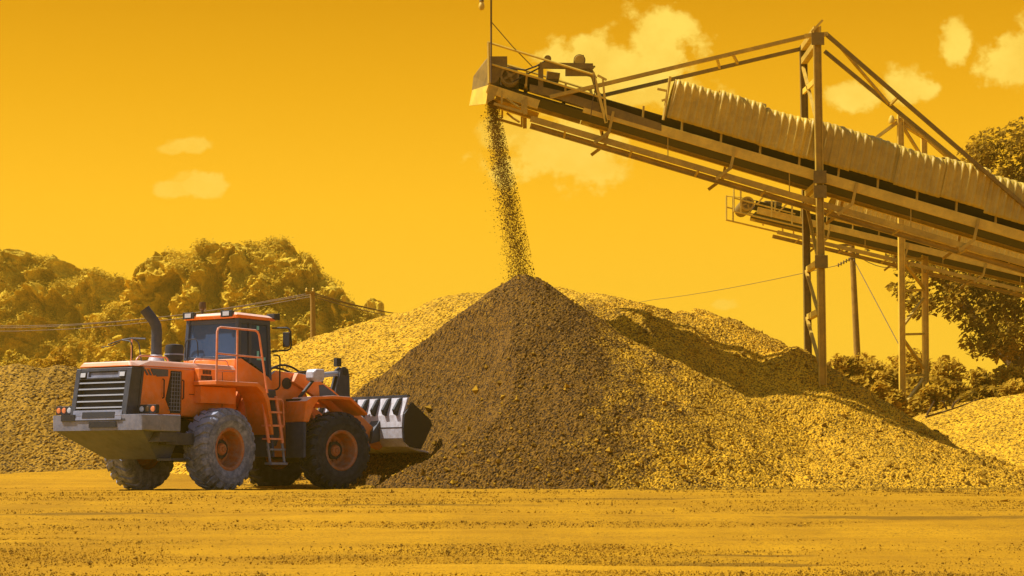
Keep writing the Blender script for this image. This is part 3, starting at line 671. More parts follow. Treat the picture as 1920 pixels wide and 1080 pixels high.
# ------------------------------------------------------------------ belt conveyors
def conveyor(label, kind_label, line, Yn, Yf, k, x_head, x_end, cover, sheet_mat, rails=True, hang=228, tube_from=0, near_mat='ochre_steel'):
    """line(px)->py of the top of the side tube on the near plane; k scales photo offsets"""
    org = at(x_head, line(x_head), Yn); O = empty('belt_conveyor', org); tag(O, label, 'conveyor')
    wid = Yf - Yn
    def p(px, off, y=Yn): q = at(px, line(px) + off * k, Yn); q.y = y; return q - org
    def both(fn):
        for s_, y in ((-1, Yn), (1, Yf)): fn(s_, y)
    s0 = Yn / F * k        # metres per photo-offset unit
    def sidebeam(s_, y):
        MB().channel(p(tube_from, 9.5, y), p(x_end, 9.5, y), 19 * s0, 5 * s0, (0, s_, 0), t=.02).build('side_beam', 'ochre_light', O, bevel=.006)
        if tube_from > x_head + 20 and s_ > 0: MB().channel(p(x_head + 25 * k, 9.5, y), p(tube_from - 1, 9.5, y), 17 * s0, 5 * s0, (0, -1, 0), t=.02).build('side_beam', near_mat, O)
    both(sidebeam)
    if rails:
        for s_, y in ((-1, Yn), (1, Yn + wid * .62)):
            MB().channel(p(x_head + 90 * k, 60, y), p(x_end, 60, y), 11 * s0, 5 * s0, (0, s_, 0), t=.016).build('walkway_rail', near_mat, O, bevel=.005)
        a, b_ = p(x_head + 92 * k, 64, 0), p(x_end, 64, 0); n_ = int((b_ - a).length / 1.6)
        for i in range(n_):
            c = a.lerp(b_, (i + .5) / n_); MB().bar((c.x, .06, c.z), (c.x, wid * .6, c.z), .05, .04).build('walkway_rung', near_mat, O)
    ym, hw = wid / 2, wid * .33
    # troughed carrying belt and flat return belt
    a, b_ = p(x_head + 30 * k, -9, 0), p(x_end, -9, 0); up = Vector((0, 0, 1))
    mb = MB(); prof = [(-hw - .12, .16), (-hw * .55, .0), (hw * .55, .0), (hw + .12, .16)]
    for (y0, z0), (y1, z1) in zip(prof[:-1], prof[1:]):
        vs = []
        for q in (a, b_):
            vs += [(q.x, ym + y0, q.z + z0), (q.x, ym + y1, q.z + z1), (q.x, ym + y1, q.z + z1 - .03), (q.x, ym + y0, q.z + z0 - .03)]
        mb.add(vs, [(0, 1, 5, 4), (3, 7, 6, 2), (0, 4, 7, 3), (1, 2, 6, 5), (0, 3, 2, 1), (4, 5, 6, 7)])
    mb.build('carrying_belt', 'belt', O)
    c, d = p(x_head + 30 * k, 12, 0), p(x_end, 12, 0)
    MB().bar((c.x, ym, c.z), (d.x, ym, d.z), hw * 2.1, .05).build('return_belt', 'belt', O)
    # inner dark liner between tube and chord (return rollers guard)
    # idler sets
    n_ = int((b_ - a).length / 1.0)
    for i in range(min(n_, 26)):
        q = a.lerp(b_, (i + .7) / n_); mb = MB()
        mb.bar((q.x, .05, q.z - .12), (q.x, wid - .05, q.z - .12), .07, .07)
        for s_, y in ((-1, .05), (1, wid - .05)): mb.bar((q.x, y, q.z - .16), (q.x + .03, y, q.z + .22), .07, .05)
        mb.cyl((q.x, ym - hw * .5, q.z - .085), (q.x, ym + hw * .5, q.z - .085), .05, 8)
        mb.build('idler_set', 'ochre_steel', O)
    # hanger frames
    x = x_head + 245 * k
    while x < x_end - 40:
        for s_, y in ((-1, Yn - .05), (1, Yf + .05)):
            mb = MB(); mb.bar(p(x, 2, y), p(x - 9 * k, 46, y), .07, .04, (0, 1, 0)); mb.bar(p(x - 9 * k, 44, y), p(x - 36 * k, 72, y), .08, .05, (0, 1, 0)); mb.build('hanger', near_mat, O)
            if s_ < 0: MB().tube([p(x + hang * k * .45, 14, y + .1), p(x + hang * k * .45, 58, y + .1)], .014, 5).build('dropper_rod', near_mat, O)
        x += hang * k
    # corrugated cover sheets
    if cover:
        c0, c1 = cover; pitch = 14.1 * k
        per = int(6); cx = c0; idx = 0
        while cx < c1:
            nn = per * 12; us = np.linspace(0, per * pitch + 2 * k, nn + 1)
            jz = random.uniform(-7, 7); jr = random.uniform(-.05, .05); jt = random.uniform(-.04, .04); js = random.uniform(-.012, .012)
            na = 26; V = []
            for uu in us:
                px = cx + uu; base = p(px, -15 + jz * .6, 0)
                ph_ = (uu / pitch) % 1.; wv = min(1., max(0., (.17 - abs(ph_ - .5)) / .07)) + .12 * math.cos(6 * math.pi * ph_)
                for j in range(na + 1):
                    th = j / na
                    # section: near wall up, flattened arch, far wall down
                    if th < .36: yy_, zz_ = -.5 + .03 * th / .36, th / .36 * .80
                    elif th > .64: yy_, zz_ = .5 - .03 * (1 - th) / .36, (1 - th) / .36 * .80
                    else:
                        a_ = (th - .36) / .28 * math.pi; yy_, zz_ = -.47 * math.cos(a_), .80 + .20 * math.sin(a_) ** .8
                    nrm = Vector((0, yy_, max(0, zz_ - .75))).normalized()
                    off = wv * .03 * (k ** .3) + js + .012 * (idx % 2) + .02 * math.sin(uu * .05 / k + idx * 1.7) * zz_
                    V.append((base.x + zz_ * 76 * s0 * .26, ym + yy_ * (wid + .14) + nrm.y * off + jt * zz_, base.z + zz_ * 84 * s0 + nrm.z * off + jr * zz_))
            sh = np_mesh('cover_sheet', V, grid_faces(na + 1, nn + 1), sheet_mat, O, smooth=True)
            md = sh.modifiers.new('thickness', 'SOLIDIFY'); md.thickness = .006
            cx += per * pitch; idx += 1
    return O, org, p
CYN, CYF = 46.2, 47.9
def line1(px): return 231 + .294 * (px - 1230)
C1, org, p1 = conveyor('large ochre belt conveyor with ribbed sheet covers dropping stones onto the gravel cone', '', line1, CYN, CYF, 1.0, 905, 2260, (1250, 2240), M['sheet'], tube_from=1095)
def q1(px, py, y): q = at(px, py, CYN); q.y = y; return q - org
ym = (CYN + CYF) / 2
# skirt plates of the head section, on both sides
for y in (CYN - .01, CYF + .01):
    MB().plate([q1(993, 158, y), q1(1050, 170, y), q1(1160, 205, y), q1(1240, 232, y), q1(1240, 246, y), q1(1160, 222, y), q1(1040, 184, y), q1(993, 172, y)], .02, (0, 1, 0)).build('skirt_plate', 'ochre_dark', C1)
    MB().channel(q1(914, 165, y), q1(1010, 196, y), .22, .07, (0, -1 if y < ym else 1, 0)).build('head_beam', 'ochre_light', C1)
# discharge hood (bent plates) round the head pulley
hb = MB()
hb.plate([q1(917, 106, CYN), q1(951, 106, CYN), q1(950, 125, CYN), q1(931, 154, CYN), q1(917, 158, CYN)], .02)
hb.plate([q1(918, 106, CYN), q1(917, 158, CYN), q1(883, 148, CYF - .2), q1(886, 120, CYF - .2), q1(909, 104, CYN + .6)], .02)
hb.plate([q1(917, 106, CYN + .02), q1(951, 106, CYN + .02), q1(951, 108, CYF), q1(909, 104, CYF)], .02)
hb.plate([q1(910, 106, CYF), q1(951, 108, CYF), q1(931, 156, CYF), q1(884, 146, CYF)], .02)
hb.build('discharge_hood', 'ochre_dark', C1)
MB().plate([q1(884, 148, CYF - .3), q1(917, 159, CYN + .01), q1(912, 194, CYN + .05), q1(878, 178, CYF - .3)], .025).build('chute_lip', 'ochre_light', C1)
MB().plate([q1(917, 160, CYN - .012), q1(935, 165, CYN - .012), q1(926, 186, CYN - .012), q1(913, 194, CYN - .012)], .02).build('chute_side', 'ochre_steel', C1)
# head pulley, spoked flywheel and belt guard
hp = q1(956, 143, CYN - .06); MB().cyl((hp.x, .15, hp.z), (hp.x, 1.55, hp.z), .24, 24).build('head_pulley', 'ochre_dark', C1, smooth=True)
fw = MB(); fw.lathe([(.19, -.05), (.235, -.05), (.235, .05), (.19, .05)], hp, 'y', 28, closed=True); fw.cyl(hp + Vector((0, -.07, 0)), hp + Vector((0, .09, 0)), .06, 12)
for i in range(4):
    a = i * math.pi / 2 + .5; fw.bar(hp + Vector((.05 * math.cos(a), 0, .05 * math.sin(a))), hp + Vector((.2 * math.cos(a), 0, .2 * math.sin(a))), .06, .03, (0, 1, 0))
fw.build('flywheel', 'ochre_dark', C1)
# gantry carrying the drive
for y in (CYN + .05, CYF - .05):
    g = MB(); far_ = y > CYN + .5; g.bar(q1(1012, 122, y), q1(1112, 124, y), .12, .14); g.bar(q1(1014, 122, y), q1(1014, 172, y), .13, .1, (0, 1, 0))
    g.tube([q1(1100, 130, y), q1(1112, 144, y), q1(1118, 165, y), q1(1130, 210, y)], .055, 6)
    if not far_: g.plate([q1(1060, 126, y), q1(1110, 127, y), q1(1120, 146, y), q1(1100, 142, y), q1(1060, 142, y)], .03, (0, 1, 0)); g.build('drive_gantry', 'ochre_dark', C1)
m0 = q1(1087, 111, CYN + .1); mo = MB().cyl(m0, m0 + Vector((0, .8, 0)), .15, 22); mo.box(m0 + Vector((-.17, .2, -.2)), m0 + Vector((.17, .6, -.12))); mo.box(m0 + Vector((-.05, .3, .12)), m0 + Vector((.12, .55, .2)))
mo = mo.build('drive_motor', 'ochre_dark', C1); MB().lathe([(0, -.02), (.12, -.02), (.13, .0), (.12, .02)], m0, 'y', 22).build('fan_cover', 'ochre_steel', mo)
m1 = q1(1027, 110, CYN); mm = MB().lathe([(0, 0), (.09, 0), (.09, .05), (.05, .06), (.05, .12), (.09, .13), (.09, .18), (0, .18)], m1, 'y', 20).build('belt_pulley', 'ochre_dark', C1)
gbx = MB(); c = q1(1036, 137, CYN + .2); gbx.hull([c + Vector(v) for v in ((-.16, 0, -.1), (.16, 0, -.12), (.2, 0, .05), (-.14, 0, .1), (-.16, .5, -.1), (.16, .5, -.12), (.2, .5, .05), (-.14, .5, .1))]); gbx.build('gearbox', 'ochre_dark', C1, bevel=.02)
MB().tube([q1(938, 128, CYN - .1), q1(960, 130, CYN - .1), q1(985, 133, CYN - .1), q1(1005, 125, CYN - .05), q1(1022, 113, CYN + .1)], .022, 6).build('drive_belt', 'belt', C1)
MB().tube([q1(962, 155, CYN - .1), q1(990, 140, CYN - .1), q1(1030, 116, CYN + .1)], .02, 6).build('drive_belt', 'belt', C1)
MB().bar(q1(1103, 118, CYN + .4), q1(1117, 118, CYN + .4), .03).bar(q1(1117, 118, CYN + .4), q1(1111, 124, CYN + .4), .03).build('motor_bracket', 'ochre_steel', C1)
# handrail of the head platform, near and far
for y in (CYN - .12, CYF + .12):
    h = MB(); h.tube([q1(917, 158, y), q1(916, 82, y)], .04, 6); h.tube([q1(914, 81, y), q1(1113, 142, y)], .03, 6); h.tube([q1(917, 121, y), q1(1136, 187, y)], .028, 6)
    h.bar(q1(1112, 138, y), q1(1136, 232, y), .07, .05, (0, 1, 0)); h.bar(q1(1120, 143, y), q1(1137, 152, y), .05); h.bar(q1(1130, 150, y), q1(1137, 230, y), .05)
    h.build('handrail', 'ochre_light', C1)
    h = MB(); h.bar(q1(985, 184, y), q1(985, 216, y), .1, .07, (0, 1, 0)); h.bar(q1(979, 190, y), q1(979, 213, y), .05, .05, (0, 1, 0)); h.bar(q1(926, 196, y), q1(980, 212, y), .07, .06); h.bar(q1(941, 172, y), q1(941, 196, y), .05)
    h.tube([q1(950, 186, y), q1(962, 196, y), q1(975, 204, y)], .03, 6); h.build('tail_bracket', 'ochre_steel', C1)
MB().tube([q1(1113, 142, CYN - .15), q1(1116, 170, CYN - .15), q1(1111, 190, CYN - .15), q1(1107, 222, CYN - .15)], .012, 5).build('power_cable', 'wire', C1)
# cover end hoop
MB().tube([q1(1243, 226, CYN - .08), q1(1256, 145, CYN - .08)], .04, 6).bar(q1(1232, 168, CYN - .08), q1(1252, 172, CYN - .08), .05).bar(q1(1240, 190, CYN - .08), q1(1250, 187, CYN - .08), .05).build('cover_post', 'ochre_light', C1)
# mast with lamp and stay wire
ms = q1(921, 158, CYN - .2) + org; o = empty('lamp_mast', ms); tag(o, 'thin upright mast with a lamp fixed to the conveyor head', 'mast')
MB().tube([(0, 0, 0), at(921, -60, CYN - .2) - ms], .026, 6).build('pole', 'wire', o)
MB().tube([at(922, 42, CYN - .2) - ms, at(960, 86, CYN - .2) - ms, at(1000, 127, CYN + .3) - ms], .012, 5).build('stay_wire', 'wire', o)
MB().tube([at(921, -14, CYN - .2) - ms, at(904, -16, CYN - .2) - ms, at(903, -4, CYN - .2) - ms], .015, 5).build('lamp_arm', 'wire', o)
lc = at(903, -4, CYN - .2) - ms; MB().lathe([(0, .0), (.05, -.02), (.06, -.1), (0, -.1)], lc, 'z', 12).build('lamp_socket', 'ochre_dark', o)
MB().lathe([(.04, -.1), (.07, -.18), (.075, -.24), (.05, -.30), (0, -.32)], lc, 'z', 12).build('bulb', 'ochre_light', o, smooth=True)

# support tower with stays
TN, TF = 45.95, 48.15
tb = at(1545, 752, TN); T = empty('support_tower', (tb.x, tb.y, tb.z)); tag(T, 'tall twin leg steel tower with slanting stays holding up the large conveyor', 'support tower')
xl = at(1543, 752, TN).x
ztop = at(1537, 50, TN).z; ztf = at(1517, 86, TF).z
def tw(x, y, z): return Vector((x, y, z)) - tb
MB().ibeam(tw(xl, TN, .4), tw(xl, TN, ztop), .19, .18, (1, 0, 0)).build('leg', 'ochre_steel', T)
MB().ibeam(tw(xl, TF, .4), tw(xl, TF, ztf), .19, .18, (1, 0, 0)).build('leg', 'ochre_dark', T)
def z1(py): return at(1530, py, 47).z
for py in (72, 98): MB().bar(tw(xl, TN + .1, z1(py)), tw(xl, TF - .1, z1(py)), .16, .16).build('crossbeam', 'ochre_steel', T)
for py in (352, 372, 497, 588): MB().bar(tw(xl + .03, TN + .1, z1(py)), tw(xl + .03, TF - .1, z1(py)), .14, .14).build('crossbeam', 'ochre_light', T)
for pa, pb in ((110, 240), (360, 500), (500, 600), (590, 690)): MB().bar(tw(xl - .03, TF - .1, z1(pa)), tw(xl - .03, TN + .1, z1(pb)), .08, .06).build('brace', 'ochre_steel', T)
MB().bar(tw(xl - .04, TN + .2, z1(165)), tw(xl - .04, TF - .2, z1(158)), .06, .14).build('brace', 'ochre_light', T)
MB().bar(at(1522, 60, TN - .1) - tb, at(1542, 38, TN - .1) - tb, .09, .05).bar(at(1508, 68, TN) - tb, at(1552, 64, TN) - tb, .1, .1).build('head_plate', 'ochre_light', T)
for pz in (345, 372, 500, 92): MB().box(tw(xl - .16, TN - .115, z1(pz) - .16), tw(xl + .16, TN - .10, z1(pz) + .16)).build('gusset_plate', 'ochre_dark', T, bevel=.004)
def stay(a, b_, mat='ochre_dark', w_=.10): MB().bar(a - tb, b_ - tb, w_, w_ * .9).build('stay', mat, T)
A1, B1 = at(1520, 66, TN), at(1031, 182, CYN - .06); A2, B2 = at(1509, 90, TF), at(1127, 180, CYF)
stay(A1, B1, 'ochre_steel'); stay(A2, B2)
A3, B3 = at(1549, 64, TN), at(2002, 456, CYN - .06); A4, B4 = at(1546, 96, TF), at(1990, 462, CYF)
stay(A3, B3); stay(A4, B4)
for a, b_, tt_ in ((A1, B1, ((.30, .33), (.36, .42))), (A3, B3, ((.05, .28), (.30, .28), (.62, .60)))):
    c, d = (A2, B2) if a is A1 else (A4, B4)
    for u_, v_ in tt_: MB().bar(a.lerp(b_, u_) - tb, c.lerp(d, v_) - tb, .06, .06).build('stay_tie', 'ochre_steel', T)

# second conveyor and lattice tower further back
SN, SF = 71.0, 73.2
def line2(px): return 384 + .238 * (px - 1405)
C2, org2, p2 = conveyor('smaller pale conveyor seen beyond and below the large one', '', line2, SN, SF, .64, 1400, 2200, (1560, 2190), M['sheet_far'], tube_from=1420)
def q2(px, py, y=SN): q = at(px, py, SN); q.y = y; return q - org2
for y in (SN - .15, SF + .15):
    h = MB(); h.tube([q2(1375, 350, y), q2(1375, 398, y)], .035, 6); h.tube([q2(1374, 372, y), q2(1490, 402, y)], .03, 6); h.tube([q2(1374, 397, y), q2(1515, 430, y)], .035, 6); h.tube([q2(1374, 351, y), q2(1400, 353, y), q2(1480, 370, y)], .025, 6)
    for px, a, b_ in ((1388, 353, 400), (1446, 372, 408), (1484, 378, 424), (1505, 385, 428)): h.tube([q2(px, a, y), q2(px, b_, y)], .035, 6)
    h.bar(q2(1418, 385, y), q2(1435, 364, y), .06); h.bar(q2(1455, 402, y), q2(1478, 380, y), .06); h.build('handrail', 'ochre_light', C2)
hp = q2(1402, 381, SN + .1); MB().cyl((hp.x, .1, hp.z), (hp.x, 2.1, hp.z), .26, 20).build('head_pulley', 'ochre_dark', C2, smooth=True)
fw = MB(); fw.lathe([(.2, -.05), (.27, -.05), (.27, .05), (.2, .05)], hp, 'y', 24, closed=True)
for i in range(4):
    a = i * math.pi / 2 + .3; fw.bar(hp, hp + Vector((.22 * math.cos(a), 0, .22 * math.sin(a))), .06, .04, (0, 1, 0))
fw.build('flywheel', 'ochre_steel', C2)
gb = MB(); c = q2(1452, 382, SN + .5); gb.hull([c + Vector(v) for v in ((-.25, 0, -.2), (.3, 0, -.2), (.4, 0, .15), (-.3, 0, .2), (-.25, .8, -.2), (.3, .8, -.2), (.4, .8, .15), (-.3, .8, .2))]); gb.build('gearbox', 'ochre_dark', C2, bevel=.03)
t2 = at(1690, 768, 70.2); T2 = empty('lattice_tower', t2); tag(T2, 'slim lattice tower with diagonal braces under the smaller conveyor', 'support tower')
for (pa, ya, ptop, pm) in ((1690, 70.2, 215, 768), (1734, 72., 250, 750)):
    MB().ibeam(at(pa + 1, pm, ya) + Vector((0, 0, -1.6)) - t2, at(pa - 2, ptop, ya) - t2, .24, .22, (1, 0, 0)).build('leg', 'ochre_light', T2)
def lat(a, b_, w_=.11): MB().bar(at(a[0], a[1], 70.2 + 1.8 * (a[0] - 1690) / 44) - t2, at(b_[0], b_[1], 70.2 + 1.8 * (b_[0] - 1690) / 44) - t2, w_, w_ * .8).build('brace', 'ochre_steel', T2)
for py in (545, 627, 704, 486, 320): lat((1692, py), (1732, py - 1))
for a, b_ in (((1692, 612), (1732, 560)), ((1732, 540), (1692, 488)), ((1692, 634), (1732, 690)), ((1692, 764), (1732, 710)), ((1692, 236), (1732, 300))): lat(a, b_)
def st2(a, ya, b_, yb): MB().bar(at(*a, ya) - t2, at(*b_, yb) - t2, .13, .11).build('stay', 'ochre_steel', T2)
st2((1688, 220), 70.2, (1905, 395), SN); st2((1732, 255), 72, (1895, 400), SF); st2((1688, 225), 70.2, (1560, 320), SN); st2((1690, 232), 70.2, (1732, 258), 72)
lc = at(1672, 224, 70.2) - t2; MB().tube([at(1688, 224, 70.2) - t2, lc], .03, 5).build('lamp_arm', 'ochre_steel', T2); MB().lathe([(0, .16), (.06, .14), (.13, -.02), (.11, -.14), (0, -.15)], lc, 'z', 12).build('lamp', 'ochre_light', T2, smooth=True)

# ------------------------------------------------------------------ wheel loader
LD = empty('wheel_loader', J, A_R)
tag(LD, 'orange articulated wheel loader digging its bucket into the gravel cone', 'wheel loader')
XF = Matrix.Rotation(A_F - A_R, 4, 'Z')
def RB(): return MB()
def FB(): return MB(XF)
def tyre_mesh(lug_h, nl=22, w_=.66, r=.875):
    mb = MB(); rc = r - lug_h; h = w_ / 2
    mb.lathe([(.43, -h + .12), (.45, -h + .05), (.56, -h + .005), (.68, -h + .0), (.77, -h + .03), (rc - .03, -h + .09), (rc, -h + .16), (rc + .008, 0), (rc, h - .16), (rc - .03, h - .09), (.77, h - .03), (.68, h), (.56, h - .005), (.45, h - .05), (.43, h - .12)], n=72)
    for s_ in (-1, 1):
        for i in range(nl):
            a0 = 2 * math.pi * (i + (.5 if s_ > 0 else 0)) / nl; da = 2 * math.pi / nl
            vs = []
            # slanted lug: from centre line out over the shoulder
            for (yy, rr, da0, da1) in ((.01, r, .55, 1.0), (.17, r, .22, .72), (h - .08, r - .012, -.05, .48), (h - .012, r - .10, -.06, .44), (h - .012, r - .19, -.04, .40)):
                for q in (da0, da1):
                    a = a0 + q * da; vs.append((rr * math.cos(a), s_ * yy, rr * math.sin(a)))
                for q in (da1 + .06, da0 - .06):
                    a = a0 + q * da; ri = min(rr - .03, rc - .02) if rr > r - .05 else rr - .05
                    vs.append((ri * math.cos(a), s_ * (yy - (.03 if rr < r - .05 else 0)), ri * math.sin(a)))
            fs = []
            for k in range(4):
                b_ = k * 4; fs += [(b_, b_ + 1, b_ + 5, b_ + 4), (b_ + 1, b_ + 2, b_ + 6, b_ + 5), (b_ + 2, b_ + 3, b_ + 7, b_ + 6), (b_ + 3, b_, b_ + 4, b_ + 7)]
            fs += [(0, 3, 2, 1), (16, 17, 18, 19)]
            mb.add(vs, fs)
    for rr in (.60, .71):
        mb.lathe([(rr, -h - .004), (rr + .012, -h - .008), (rr + .024, -h - .003)], n=60)
    return mb
def wheel(front, side):
    xf_ = 1.85 * (1 if front else -1); y = 1.15 * side
    pos = Vector((xf_, y, .875)); rot = 0.
    if front: pos = XF @ pos; rot = A_F - A_R
    if side > 0: rot += math.pi
    hub = MB(); hub.lathe([(0, -.10), (.10, -.10), (.12, -.08), (.15, -.02), (.17, .04), (.17, .3)], n=24)
    for i in range(12):
        a = i * math.pi / 6; hub.cyl((.235 * math.cos(a), -.0, .235 * math.sin(a)), (.235 * math.cos(a), .07, .235 * math.sin(a)), .02, 6)
    hub.lathe([(.05, -.13), (.06, -.105)], n=12); hub.add([], [])
    o = hub.build('wheel', 'orange_rim', LD, smooth=True); o.location = pos; o.rotation_euler = (0, 0, rot)
    tag(o, 'dusty grey rear wheel' if not front else 'dark front wheel')
    tyre_mesh(.05 if front else .032).build('tyre', 'tyre_black' if front else 'tyre_dusty', o, smooth=True)
    MB().lathe([(.43, -.22), (.46, -.285), (.435, -.30), (.39, -.27), (.37, -.20), (.355, -.06), (.33, .05), (.17, .06), (.17, .09), (.34, .09), (.39, .0), (.43, .2)], n=48).build('rim', 'orange_rim', o, smooth=True)
    return o
for f_ in (0, 1):
    for s_ in (-1, 1): wheel(f_, s_)
# --- rear unit
RB().box((-3.4, -.48, .78), (-.15, .48, 1.5)).box((-.2, -.35, .7), (.15, .35, .95)).box((-.2, -.35, 1.35), (.15, .35, 1.6)).build('rear_chassis', 'black', LD, bevel=.03)
RB().tube([(-1.85, -1.2, .875), (-1.85, -.75, .875), (-1.85, -.45, .9), (-1.85, .45, .9), (-1.85, .75, .875), (-1.85, 1.2, .875)], [.2, .2, .3, .3, .2, .2], 14).build('axle', 'black', LD, smooth=True)
FB().tube([(1.85, -1.2, .875), (1.85, -.75, .875), (1.85, -.45, .9), (1.85, .45, .9), (1.85, .75, .875), (1.85, 1.2, .875)], [.2, .2, .3, .3, .2, .2], 14).build('axle', 'black', LD, smooth=True)
cw = RB()
cw.hull([(-4.30, -1.28, 1.24), (-4.32, -1.28, 1.56), (-4.30, 1.28, 1.24), (-4.32, 1.28, 1.56), (-3.95, -1.43, 1.22), (-3.95, -1.43, 1.56), (-3.95, 1.43, 1.22), (-3.95, 1.43, 1.56), (-3.35, -1.43, 1.22), (-3.35, -1.43, 1.56), (-3.35, 1.43, 1.22), (-3.35, 1.43, 1.56)])
cwo = cw.build('counterweight', 'grey_steel', LD, bevel=.025)
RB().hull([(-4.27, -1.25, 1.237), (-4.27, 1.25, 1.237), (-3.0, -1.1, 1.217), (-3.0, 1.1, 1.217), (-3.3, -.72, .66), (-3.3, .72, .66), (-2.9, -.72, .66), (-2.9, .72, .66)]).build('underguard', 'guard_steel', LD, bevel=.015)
RB().box((-3.9, -1.38, 1.0), (-3.42, -1.05, 1.215)).box((-3.55, -1.2, .95), (-2.7, -.8, 1.2)).box((-3.3, -1.1, .62), (-2.75, -.72, .68)).build('step_box', 'dark_steel', LD, bevel=.01)
RB().box((-4.325, -.55, 1.30), (-4.28, .22, 1.42)).build('tow_slot', 'black', cwo)
RB().box((-4.335, .62, 1.44), (-4.28, 1.02, 1.575)).build('light_recess', 'black', cwo)
# engine hood
hd = RB(); hd.prism([(-3.98, 1.58), (-3.86, 2.5), (-3.80, 2.56), (-.94, 2.58), (-.94, 1.55), (-1.6, 1.52), (-2.6, 1.56), (-3.1, 1.575)], -.80, .80)
hood = hd.build('engine_hood', 'orange', LD, bevel=.05, seg=3)
RB().hull([(-4.14, -.74, 2.55), (-4.14, .74, 2.55), (-3.9, -.80, 2.565), (-3.9, .80, 2.565), (-.96, -.82, 2.582), (-.96, .82, 2.582), (-4.08, -.66, 2.66), (-4.08, .66, 2.66), (-3.5, -.70, 2.70), (-3.5, .70, 2.70), (-.96, -.72, 2.70), (-.96, .72, 2.70)]).build('hood_top', 'orange', LD, bevel=.03, seg=3)
yb = -.803
mb = RB()
for pts in (((-2.70, 1.57, 2.50, .012),), ((-1.42, 1.54, 2.54, .012),), ((-3.02, 1.6, 2.5, .012),)):
    for x, z0, z1_, w_ in pts: mb.box((x, yb - .002, z0), (x + w_, yb + .01, z1_))
mb.box((-2.45, yb - .002, 2.02), (-1.75, yb + .01, 2.035)); mb.build('panel_seam', 'black', hood)
mb = RB(); mb.prism([(-3.62, 2.52), (-3.1, 2.52), (-3.1, 2.38), (-3.42, 2.36)], yb - .006, yb + .002); 
for i in range(3): mb.prism([(-3.82 + i * .10, 2.5), (-3.76 + i * .10, 2.5), (-3.67 + i * .10, 2.38), (-3.73 + i * .10, 2.38)], yb - .006, yb + .002)
mb.build('hood_stripe', 'decal', hood)
mb = RB(); mb.prism([(-3.0, 2.50), (-2.72, 2.50), (-2.72, 1.62), (-3.0, 1.62), (-3.16, 1.9)], yb - .01, yb + .002); vent = mb.build('side_vent', 'black', hood)
mb = RB()
for i in range(11): mb.bar((-3.1 + min(i, 4) * .02, yb - .016, 1.68 + i * .078), (-2.73, yb - .016, 1.68 + i * .078), .012, .014)
for i in range(4): mb.bar((-3.02 + i * .085, yb - .022, 1.66), (-2.98 + i * .075, yb - .022, 2.48), .012, .012)
mb.build('vent_slat', 'grey_steel', vent)
for x in (-3.25, -2.66):
    RB().tube([(x, yb, 2.32), (x, yb - .04, 2.30), (x, yb - .04, 1.94), (x, yb, 1.92)], .014, 6).build('door_handle', 'black', hood)
# rear grille
gr = RB(); gx0 = lambda z: -4.30 + (z - 1.45) * .16
def gbox(mb, y0, y1, z0, z1_, d0, d1):
    return mb.hull([(gx0(z) + d, y, z) for z in (z0, z1_) for d in (d0, d1) for y in (y0, y1)])
for y0, y1 in ((-.80, -.66), (.66, .78)): gbox(gr, y0, y1, 1.44, 2.53, -.02, .34)
gbox(gr, -.66, .66, 2.46, 2.53, -.015, .3); gbox(gr, -.66, .66, 1.44, 1.66, -.018, .3); gbox(gr, -.66, .66, 2.30, 2.325, -.015, .1)
grille = gr.build('grille', 'dark_steel', LD, bevel=.012)
mb = RB(); gbox(mb, -.655, .655, 1.665, 2.455, .085, .3); mb.build('radiator_core', 'black', grille)
for i in range(5):
    z = 1.70 + i * .128; mb = RB(); gbox(mb, -.658, .658, z, z + .028, -.012, .04); mb.build('grille_slat', 'silver', grille)
mb = RB(); gbox(mb, -.70, .70, 1.455, 1.655, -.032, -.019); plate_ = mb.build('lower_trim', 'grey_steel', grille, bevel=.01)
mb = RB(); gbox(mb, -.50, .42, 1.50, 1.62, -.040, -.033); mb.build('lower_intake', 'black', plate_)
mb = RB(); gbox(mb, -.42, .40, 2.35, 2.445, .02, .06); gbox(mb, -.47, -.44, 2.33, 2.455, -.02, .05); gbox(mb, .42, .45, 2.33, 2.455, -.02, .05); gbox(mb, -.45, .43, 2.327, 2.348, -.02, .04); mb.build('upper_trim', 'grey_steel', grille)
for y in (-.56, .56):
    mb = RB(); gbox(mb, y - .09, y + .09, 2.335, 2.45, -.03, .06); l_ = mb.build('work_lamp', 'black', grille, bevel=.015)
    mb = RB(); gbox(mb, y - .07, y + .07, 2.35, 2.437, -.036, -.028); mb.build('lens', 'lamp_glass', l_)
RB().prism([(-3.985, 1.57), (-3.93, 1.57), (-3.80, 2.54), (-3.86, 2.54)], -.812, -.79).build('grille_side_trim', 'dark_steel', grille)
# tail lights
for yc, order in ((1.12, ('lamp_orange', 'lamp_orange', 'lamp_glass')), (-1.12, ('lamp_glass', 'amber', 'lamp_orange'))):
    x = -4.16 if yc > 0 else -4.02
    b_ = RB().box((x, yc - .24, 1.585), (x + .1, yc + .24, 1.76)).build('tail_light', 'black', LD, bevel=.01)
    for i, mt in enumerate(order):
        y = yc + .155 - i * .155
        RB().lathe([(0, x - .018), (.05, x - .014), (.062, x + .004)], (0, y, 1.672), 'x', 14).build('lens', mt, b_, smooth=True)
